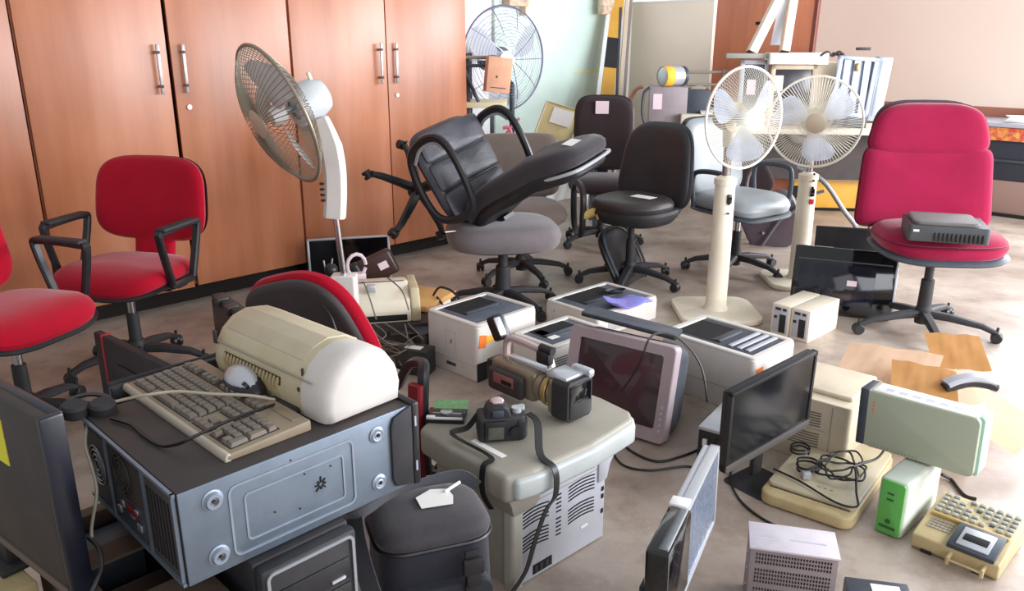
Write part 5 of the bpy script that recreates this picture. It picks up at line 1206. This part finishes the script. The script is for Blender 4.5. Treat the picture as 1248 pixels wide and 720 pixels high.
# ================= background =================
# timber leaning in the corner
def stick(name,lab,cat,a,b_,w_,d_,m,grp=None,extra=None):
    a=Vector(a);b_=Vector(b_); t=thing(name,lab,cat,a,(0,0,0),grp)
    part('length',B().sweep([(0,0,0),b_-a],rect(w_,d_,.002),up=(0,1,0)),m,t); 
    if extra: extra(t,b_-a)
    return t
def wl(px,py,off=.12): return hitline(px,py,UV(0,VW+off)[:2],(DX,DY))
def stk(lab,name,px1,py1,px2,py2,off,w_,m,d_=.03,cat='timber',extra=None):
    a=wl(px1,py1,off+.22); b_=wl(px2,py2,off+.08); 
    dd=(b_-a); a2=a-dd*(a.z/dd.z); a2.z=.002; 
    return stick(name,lab,cat,a2,b_+dd*.10,w_,d_,m,'lengths leaning by the green board',extra)
stk('white-painted batten leaning against the green board edge','wooden_batten',728,125,742,10,.06,.035,mat('white_paint',(232,232,232),.6))
def wrapx(t,v):
    L=v.length; 
    part('black_wrap',B().sweep([v*.65,v*.79],rect(.125,.036,.002),up=(0,1,0)),M_blk,t,'black wrapping')
stk('yellow plank with a black wrapping leaning in the corner','wooden_plank',738,135,752,5,.10,.115,M_yellow,extra=wrapx)
stk('thin black rod leaning right of the yellow plank','metal_rod',751,125,756,20,.15,.02,M_slate,cat='rod')
stk('narrow cream strip leaning in the corner','wooden_batten',755,120,764,5,.14,.03,mat('cream_paint',(226,208,178),.6))
stk('grey-brown rod leaning nearest the cream panel','metal_rod',760,130,769,5,.17,.022,mat('greyish_rod',(150,138,126),.5),cat='rod')
cbn=wl(736,8,.10); t=thing('wrapped_bundle','cream and brown wrapped bundle hung at the top of the battens','bundle',cbn,(0,0,YAW))
part('bundle',B().box(-.09,.09,-.07,.0,-.07,.14,.015,3),mat('cream_bundle',(224,202,178),.8,dirt=1,dscale=30,dcol=(180,140,110)),t)
part('cord',B().tube([(-.095,-.075,.0),(.095,-.075,.0),(.095,0.0,0),(-.095,0,0)],.004,6,closed=True),M_wcable,t)
# bundle above big fan
cbn=wl(627,3,.06); t=thing('wall_bracket','small brown and cream fitting on the wall above the big wire fan','fitting',cbn,(0,0,YAW))
part('plate',B().box(-.11,.11,-.06,.05,-.03,.12,.006),mat('tan_fitting',(216,186,160),.7,dirt=.8,dscale=20),t); part('arm',B().box(.09,.12,-.04,.05,-.10,.1,.006),_M['cream_paint'],t)
# cream partition panel
a=hitline(771,4,(1.15,7.85),(.7,-.715)); b_=hitline(871,1,(1.15,7.85),(.7,-.715)); L_=(Vector((b_.x-a.x,b_.y-a.y))).length; yw=math.degrees(math.atan2(b_.y-a.y,b_.x-a.x))
t=thing('partition_panel','large cream partition board standing behind the grey drawer unit','partition',(a.x,a.y,0),(0,0,yw))
part('board',B().box(0,L_,0,.04,.0,a.z,.003),mat('cream_board',(242,226,210),.75,dirt=.3,dscale=2,dcol=(232,212,194)),t); part('edge_trim',B().box(-.004,.0,-.002,.042,0,a.z).box(0,L_,-.003,.043,a.z,a.z+.012),mat('white_edge',(240,238,232),.6),t)
# wood door panel
a=hitline(866,60,(1.6,7.98),(.7,-.715)); b_=hitline(986,60,(1.6,7.98),(.7,-.715)); L_=Vector((b_.x-a.x,b_.y-a.y)).length
t=thing('wooden_door_leaf','tall reddish-brown wooden door leaf standing behind the old monitors','door leaf',(a.x,a.y,0),(-2,0,yw))
part('leaf',B().box(0,L_,0,.04,0,2.3,.003),M_panel,t); part('edge_strip',B().box(L_-.02,L_+.012,-.004,.044,0,2.3,.002),mat('dark_reddish_edge',(110,52,38),.5),t,'darker right edge')
hp_=hitline(921,27,(1.6,7.98),(.7,-.715)); lx=Vector((hp_.x-a.x,hp_.y-a.y)).length; part('latch_hole',B().box(lx-.03,lx+.03,-.003,.0,hp_.z-.02,hp_.z+.005),M_dark,t)
# desk with items
desk=thing('desk','cream desk along the back carrying a drawer unit and old equipment','desk',(1.12,6.62,0),(0,0,-8))
part('top',B().box(0,2.1,-.05,.52,.73,.77,.004),mat('cream_laminate',(222,208,186),.5,dirt=.3),desk)
for x,y in ((.03,.0),(2.03,.0),(.03,.45),(2.03,.45)): part('leg',B().box(x,x+.04,y,y+.04,0,.73,.003),M_slate,desk)
part('back_board',B().box(.07,2.03,.47,.485,.3,.73),M_dbrown,desk)
MD=Matrix.Translation((1.12,6.62,0))@Matrix.Rotation(R_(-8),4,'Z')
def dk(px,py,yl): # point on the line y=yl of the desk
    P=MD@Vector((0,yl,0)); Q=MD@Vector((1,yl,0)); return hitline(px,py,P[:2],(Q-P)[:2])
g0=dk(790,150,.05); g1=dk(836,150,.05)
t=thing('drawer_unit','grey metal drawer unit with a pink paper at the left end of the desk','drawer unit',(g0.x,g0.y,.77),(0,0,-8))
Wd=(g1-g0).length; part('case',B().box(0,Wd,0,.4,0,.30,.006),mat('mauve_grey_paint',(158,146,150),.5,dirt=.3),t); part('paper',B().box(.03,.10,-.003,-.0005,.13,.25),M_pinkpaper,t); part('side_rail',B().tube(cr([(-.02,0,.0),(-.05,0,.1),(-.045,0,.25),(.0,0,.30)],5),.012,8),M_slate,t)
part('side_cover',B().box(Wd,Wd+.18,.02,.4,0,.28,.006),M_slate,t)
solo('rubber_hose',B().tube(cr([(-.04,0,.30),(-.10,0,.27),(-.15,0,.15),(-.16,0,-.02),(-.12,0,-.14)],6),.014,8),mat('reddish_brown_rubber',(150,96,66),.6),'reddish-brown hose curving down left of the drawer unit','hose',(g0.x,g0.y+.1,.77))
c_=dk(822,97,.2); t=thing('electric_motor','cylindrical silver and yellow motor lying on the drawer unit','motor',(c_.x-.02,c_.y,1.075+.075),(0,90,25))
part('barrel',B().lathe([(0,-.10),(.06,-.10),(.075,-.09),(.075,.08),(.05,.10),(0,.10)],26),M_silver,t); part('yellow_band',B().lathe([(.076,-.095),(.079,-.09),(.079,-.02),(.076,-.015)],26),M_yelo,t); part('end_ring',B().lathe([(.05,.09),(.078,.085),(.078,.11),(.05,.115)],26),M_slate,t)
c_=dk(851,112,.25); t=thing('cable_reel','round beige reel standing on the desk right of the motor','reel',(c_.x,c_.y,.99),(90,0,-20))
part('flange',B().lathe([(0,-.05),(.085,-.05),(.085,-.035),(.05,-.03),(.05,.03),(.085,.035),(.085,.05),(0,.05)],26),mat('grey_beige',(176,170,152),.6),t); part('bore',B().lathe([(0,.049),(.025,.049),(.025,.056),(0,.056)],20).lathe([(0,-.056),(.025,-.056),(.025,-.049),(0,-.049)],20),M_hole,t)
t=thing('storage_box','dark box holding up the reel and bars on the desk','box',MD@Vector((.42,.30,.77)),(0,0,-8)); part('case',B().box(0,.42,0,.3,0,.13,.004),M_dbrown,t); part('lid',B().box(-.004,.424,-.004,.304,.12,.135,.002),M_slate,t)
c_=dk(845,135,-.02); t=thing('desktop_printer','cream desktop printer with open paper lid at the front of the desk','printer',MD@Vector((.22,-.03,.77)),(0,0,-8))
part('case',B().box(0,.44,-.0,.24,0,.10,.01),M_ivory,t); part('slot',B().box(.03,.40,-.003,.001,.02,.05),M_dbrown,t); part('open_lid',B().box(.15,.36,.02,.20,.10,.112,.003,M=Matrix.Rotation(R_(6),4,'X')),M_paper,t); part('lid_edge',B().box(.145,.365,.015,.02,.10,.115),M_blk,t)
b=B(); b.cyl((0,0,0),(.34,.04,-.0),.012,n=10).cyl((0,0,-.10),(.36,.04,-.10),.012,n=10).cyl((.30,.02,-.12),(.30,.02,.02),.01,n=8); c_=dk(838,88,.35); solo('metal_bars',b,mat('brownish_grey_metal',(140,126,116),.5,.3),'grey-brown metal bars reaching right from the motor','metal bars',c_)
# CRT monitors on the desk
def oldcrt(lab,px0,px1,pyT,pyB,yl,face,scr,paperxy=None,depth=.38):
    a=dk(px0,pyB,yl); b_=dk(px1,pyB,yl); c_=dk(px0,pyT,yl); W=(b_-a).length; T=c_.z-a.z
    t=thing('crt_monitor',lab,'monitor',(a.x,a.y,a.z),(0,0,-8))
    f=B(); m_=.035
    f.box(0,W,0,.05,0,m_,.006); f.box(0,W,0,.05,T-m_,T,.006); f.box(0,m_,0,.05,0,T,.006); f.box(W-m_,W,0,.05,0,T,.006); part('front_frame',f,face,t)
    part('screen',B().box(m_*.8,W-m_*.8,.012,.03,m_*.8,T-m_*.8,.004),scr,t)
    part('rear_housing',B().prism([(.0,.05),(W,.05),(W-.05,depth),(.05,depth)],'z',.01,T-.01,.01),face,t)
    if paperxy: part('paper_label',B().box(paperxy[0],paperxy[0]+.07,.006,.0085,paperxy[1],paperxy[1]+.12),M_pinkpaper,t)
    part('foot',B().box(W*.15,W*.85,.05,depth-.05,-(a.z-.77),.015,.01),face,t)
    return t,a,W,T
t,a,W,T=oldcrt('cream tube monitor with pink paper on its dark screen, below the white carton',935,990,79,142,.22,M_beige2,mat('dark_crt',(58,54,60),.2),(.03,.20))
part('side_panel',B().box(W,W+.19,.02,.36,0,T+.02,.01),mat('cream_side',(226,212,184),.5),t)
oldcrt('grey tube monitor with dark top behind the first pedestal fan',898,932,73,140,.28,M_lgrey,M_slate,(.06,.16),depth=.3)
c_=dk(938,79,.15); t=thing('carton','flat white and pink carton lying on top of the cream monitor','carton',(c_.x,c_.y,c_.z+.004),(0,0,-8)); part('box',B().box(0,.44,0,.28,0,.085,.003),M_paper,t); part('pink_face',B().box(.01,.30,-.002,.001,.01,.075),mat('pinkish_card',(222,204,206),.8),t)
c_=dk(885,68,.25); solo('metal_bar',B().box(0,.46,-.02,.03,-.02,.02,.004),mat('grey_green_bar',(168,168,160),.5,.4),'grey metal bar lying across the tops of the old monitors','bar',c_,(0,0,-8))
def beam(lab,px0,py0,px1,py1,yl,w_,m):
    a=dk(px0,py0,yl); b_=dk(px1,py1,yl+.12); dd=b_-a
    t=thing('square_tube',lab,'tube',a,(0,0,0),'cream tubes leaning above the monitors'); part('length',B().sweep([(0,0,0),dd*1.5],rect(w_,w_,.006),up=(0,1,0)),m,t); part('end_cap',B().sweep([dd.normalized()*-.006,(0,0,0)],rect(w_*.9,w_*.9,.004),up=(0,1,0)),M_dbrown,t)
M_tubec=mat('cream_tube',(228,206,184),.6,dirt=.3)
beam('cream square tube leaning left to right, the left of two above the monitors',916,64,948,0,.30,.075,M_tubec)
beam('cream square tube standing nearly upright, the right of two above the monitors',956,63,966,0,.30,.07,M_tubec)
c_=dk(939,55,.42); t=thing('white_sheet','pale blue-white panel between the two cream tubes','panel',c_,(0,0,-8)); part('panel',B().prism([(0,0),(.12,0),(.16,.36),(.04,.36)],'y',0,.015,.002),mat('pale_blue_sheet',(222,230,240),.5),t); part('grey_top',B().prism([(.04,.36),(.16,.36),(.17,.45),(.055,.45)],'y',0,.016,.002),M_lgrey,t)
# louvred light fixture
a=dk(1010,140,.10); b_=dk(1058,140,.10); c_=dk(1010,67,.10); W=(b_-a).length; T=c_.z-a.z
t=thing('light_fixture','pale blue aluminium louvred light fitting standing at the right end of the desk','light fitting',(a.x,a.y,a.z),(0,4,-8))
f=B(); f.box(0,W,0,.06,T-.03,T,.003); f.box(0,W,0,.06,0,.03,.003); f.box(0,.03,0,.06,0,T,.003); f.box(W-.03,W,0,.06,0,T,.003); part('frame',f,M_alu,t)
for k in range(3): part('louvre',B().sweep([(W*(k+1)/4+.02,.03,.02),(W*(k+1)/4+.0,.03,T-.02)],rect(.02,.05,.002)),M_alu,t)
part('reflector',B().box(.02,W-.02,.05,.06,.02,T-.02),mat('shaded_aluminium',(176,184,204),.4,.3),t); part('brass_clip',B().box(W*.45,W*.55,-.01,.02,T-.11,T-.05,.01),_M['brass'],t)
part('side_channel',B().box(W,W+.10,.0,.12,-.02,T+.01,.004).box(W+.02,W+.07,-.004,.0,.02,T-.02,.002),M_alu,t); part('foot',B().box(0,W,0,.06,-(a.z-.77)+.02,.0,.004),M_slate,t)
c_=dk(1045,60,.12); solo('dark_bracket',B().box(0,.10,0,.05,-.008,.014,.004),M_dbrown,'small dark bracket lying on top of the louvred light fitting','bracket',c_,(0,0,-8))
c_=dk(1000,68,.15); solo('dark_clutter',B().tube(cr([(0,0,0),(.05,0,.03),(.1,.02,.0),(.14,0,.03),(.18,0,.0),(.1,.03,.02)],5),.010,6),M_dbrown,'dark metal clip tangle between white carton and light fitting','clips',c_)
# low yellow bench and green card
t=thing('low_cabinet','low yellow cabinet with pale top behind the crimson chair','cabinet',(2.45,7.05,0),(0,0,-6)); part('body',B().box(0,1.0,0,.45,.03,.27,.006),M_yellow,t); part('top',B().box(-.02,1.02,-.02,.47,.27,.30,.004),mat('pale_worktop',(222,208,190),.5),t); part('plinth',B().box(.02,.98,.03,.42,0,.03),M_dark,t)
part('dark_opening',B().box(-.004,.10,-.004,.0,.04,.22),M_dark,t)
t=thing('green_card','bright green card standing on the low yellow cabinet','card',(2.93,7.06,.30),(-6,0,-6)); part('card',B().box(0,.14,0,.012,0,.24,.003),mat('bright_green_card',(140,226,134),.6),t); part('dots',B().box(.06,.068,-.0012,0,.1,.11),M_print,t)
b=B()
for k in range(5): b.tube([(k*.03,0,0),(k*.03+.02,0,.2)],.007,6)
solo('wire_rack',b,M_alu,'row of thin pale metal rods on the low yellow cabinet','rods',(2.62,7.08,.30),(0,0,-6))
# right table
yw2=math.degrees(math.atan2(-.715,.7))
t=thing('table','long dark table with patterned band and papers against the back wall at the right edge','table',(3.72,7.22,0),(0,0,yw2))
W=2.0
part('top',B().box(0,W,-.03,.55,.74,.775,.004),mat('grey_laminate',(176,178,188),.4),t); M_pat=mat('floral_band',(190,70,60),.8,dirt=1,dscale=22,dcol=(226,186,84))
part('patterned_band',B().box(.01,W-.01,-.012,.0,.63,.735),M_pat,t); part('shelf_box',B().box(.01,W-.01,.02,.5,.30,.63,.004),mat('dark_blue_grey',(46,50,60),.5),t); part('shelf_edge',B().box(.0,W,-.005,.02,.455,.475,.002),M_slate,t); part('modesty_board',B().box(.01,W-.01,.01,.04,.03,.30,.003),mat('grey_brown_board',(150,122,112),.6),t); part('foot_rail',B().box(0,W,0,.5,0,.03,.003),M_dark,t)
for k,(x,y,r_,m) in enumerate(((.62,.12,8,M_paper),(.80,.2,-14,mat('cream_paper',(234,224,200),.9)),(1.0,.15,5,M_paper),(1.16,.1,20,_M['cream_paper']),(.90,.28,-30,M_paper))):
    Mx=Matrix.Translation((3.72,7.22,0))@Matrix.Rotation(R_(yw2),4,'Z')
    p_=Mx@Vector((x,y,.778+.0)); hgt=[.05,.09,.06,.08,.12][k]
    labs=['lowest white paper stack, left end of the right table','cream paper stack behind the white ones on the right table','white paper stack in the middle of the right table','cream paper stack at the right edge of the photo','taller white paper pile at the back of the right table']
    pb=B()
    for j in range(6): pb.box(-.13,.13,-.09,.09,j*hgt/6,(j+.85)*hgt/6,M=Matrix.Rotation(R_(j*7-15),4,'Z'))
    solo('paper_stack',pb,m,labs[k],'papers',p_,(0,0,yw2+r_),'paper stacks on the right table')
# carton, rack at the wardrobe end
c_=Yp(608,90,5.95)
t=thing('metal_rack','grey metal rack with rods and a pale shelf beside the wardrobe end','rack',(-.36,6.02,0),(0,0,0))
for x,y in ((0.03,0),(.03,.3),(.20,0.0)): part('post',B().box(x,x+.03,y,y+.03,0,1.34 if x<.1 else .93,.003),M_slate,t)
z1=Yp(590,70,5.98).z; z2=Yp(590,80,5.98).z; z3=Yp(590,128,5.98).z
part('rod',B().cyl((-.02,-.01,z1),(.27,-.02,z1+.0),.012,n=10),M_putty,t); part('rod',B().cyl((-.02,-.03,z2),(.33,-.04,z2),.012,n=10),M_slate,t)
part('shelf',B().box(-.02,.32,-.06,.3,z3-.02,z3+.02,.004),mat('pale_yellow_shelf',(228,216,178),.6),t)
part('brace',B().cyl((.02,-.02,z2-.02),(.12,-.02,z3+.02),.012,n=8),M_slate,t)
cl=Yp(592,112,5.85); cr_=Yp(622,112,5.85); ct=Yp(605,68,5.85)
t=thing('carton','pink-brown carton hanging from the rack rods in front of the big wire fan','carton',(cl.x,5.88,cl.z),(0,6,14)); part('box',B().box(0,.17,0,.10,0,ct.z-cl.z,.003),M_carton,t); part('side_tape',B().box(.17,.172,.005,.095,.01,(ct.z-cl.z)-.01),M_yelo,t,'yellow-tan side'); part('stain',B().box(.03,.14,-.0012,0,.03,.036).box(.06,.075,-.0012,0,.1,.115),M_dbrown,t)
t=thing('wall_heater','pale blue metal sheet behind the carton by the wardrobe end','panel',(-.20,6.95,.75),(0,0,40)); part('sheet',B().box(-.1,.2,0,.03,-.0,.55,.004),M_alu,t); part('leg',B().box(-.08,-.05,0,.03,-.75,.0).box(.15,.18,0,.03,-.75,0),M_alu,t)
# beige tilted box with paper
c_=Yp(680,160,6.3)
t=thing('tilted_case','beige open case lid with white paper leaning left of the dark brown chair','case',(c_.x-.20,6.30,.70),(-32,16,-12))
part('lid',B().prism(rrect(-.0,.30,.0,.34,.02),'z',0,.03,.006,M=Matrix.Rotation(R_(90),4,'X')),mat('straw_beige_plastic',(214,196,142),.5,dirt=.4),t); part('rim',B().tube([(p[0],-.032,p[1]) for p in rrect(.01,.29,.01,.33,.02)],.006,6,closed=True),M_beige2,t); part('paper',B().box(.08,.24,-.036,-.031,.17,.30),M_paper,t); part('pale_back',B().box(.30,.40,-.02,.08,.0,.33,.01),mat('pale_cyan_white',(226,236,238),.5),t)
t2=thing('stand_table','grey stand under the beige open case','stand',(c_.x-.12,6.35,0),(0,0,0)); part('top',B().box(0,.45,0,.35,.62,.66,.004),M_slate,t2)
for x,y in ((.0,.0),(.41,.0),(.0,.31),(.41,.31)): part('leg',B().box(x,x+.04,y,y+.04,0,.62,.003),M_slate,t2)
b=B(); b.tube(cr([(0,0,0),(.04,0,.06),(.10,0,.12)],4),.010,8).tube(cr([(-.02,0,.05),(.03,0,.05),(.05,0,-.06)],4),.012,8); solo('red_clamp',b,mat('pink_red_plastic',(214,110,130),.5),'pinkish-red hand clamp seen through the arm of the upturned chair','clamp',Yp(616,165,5.9))
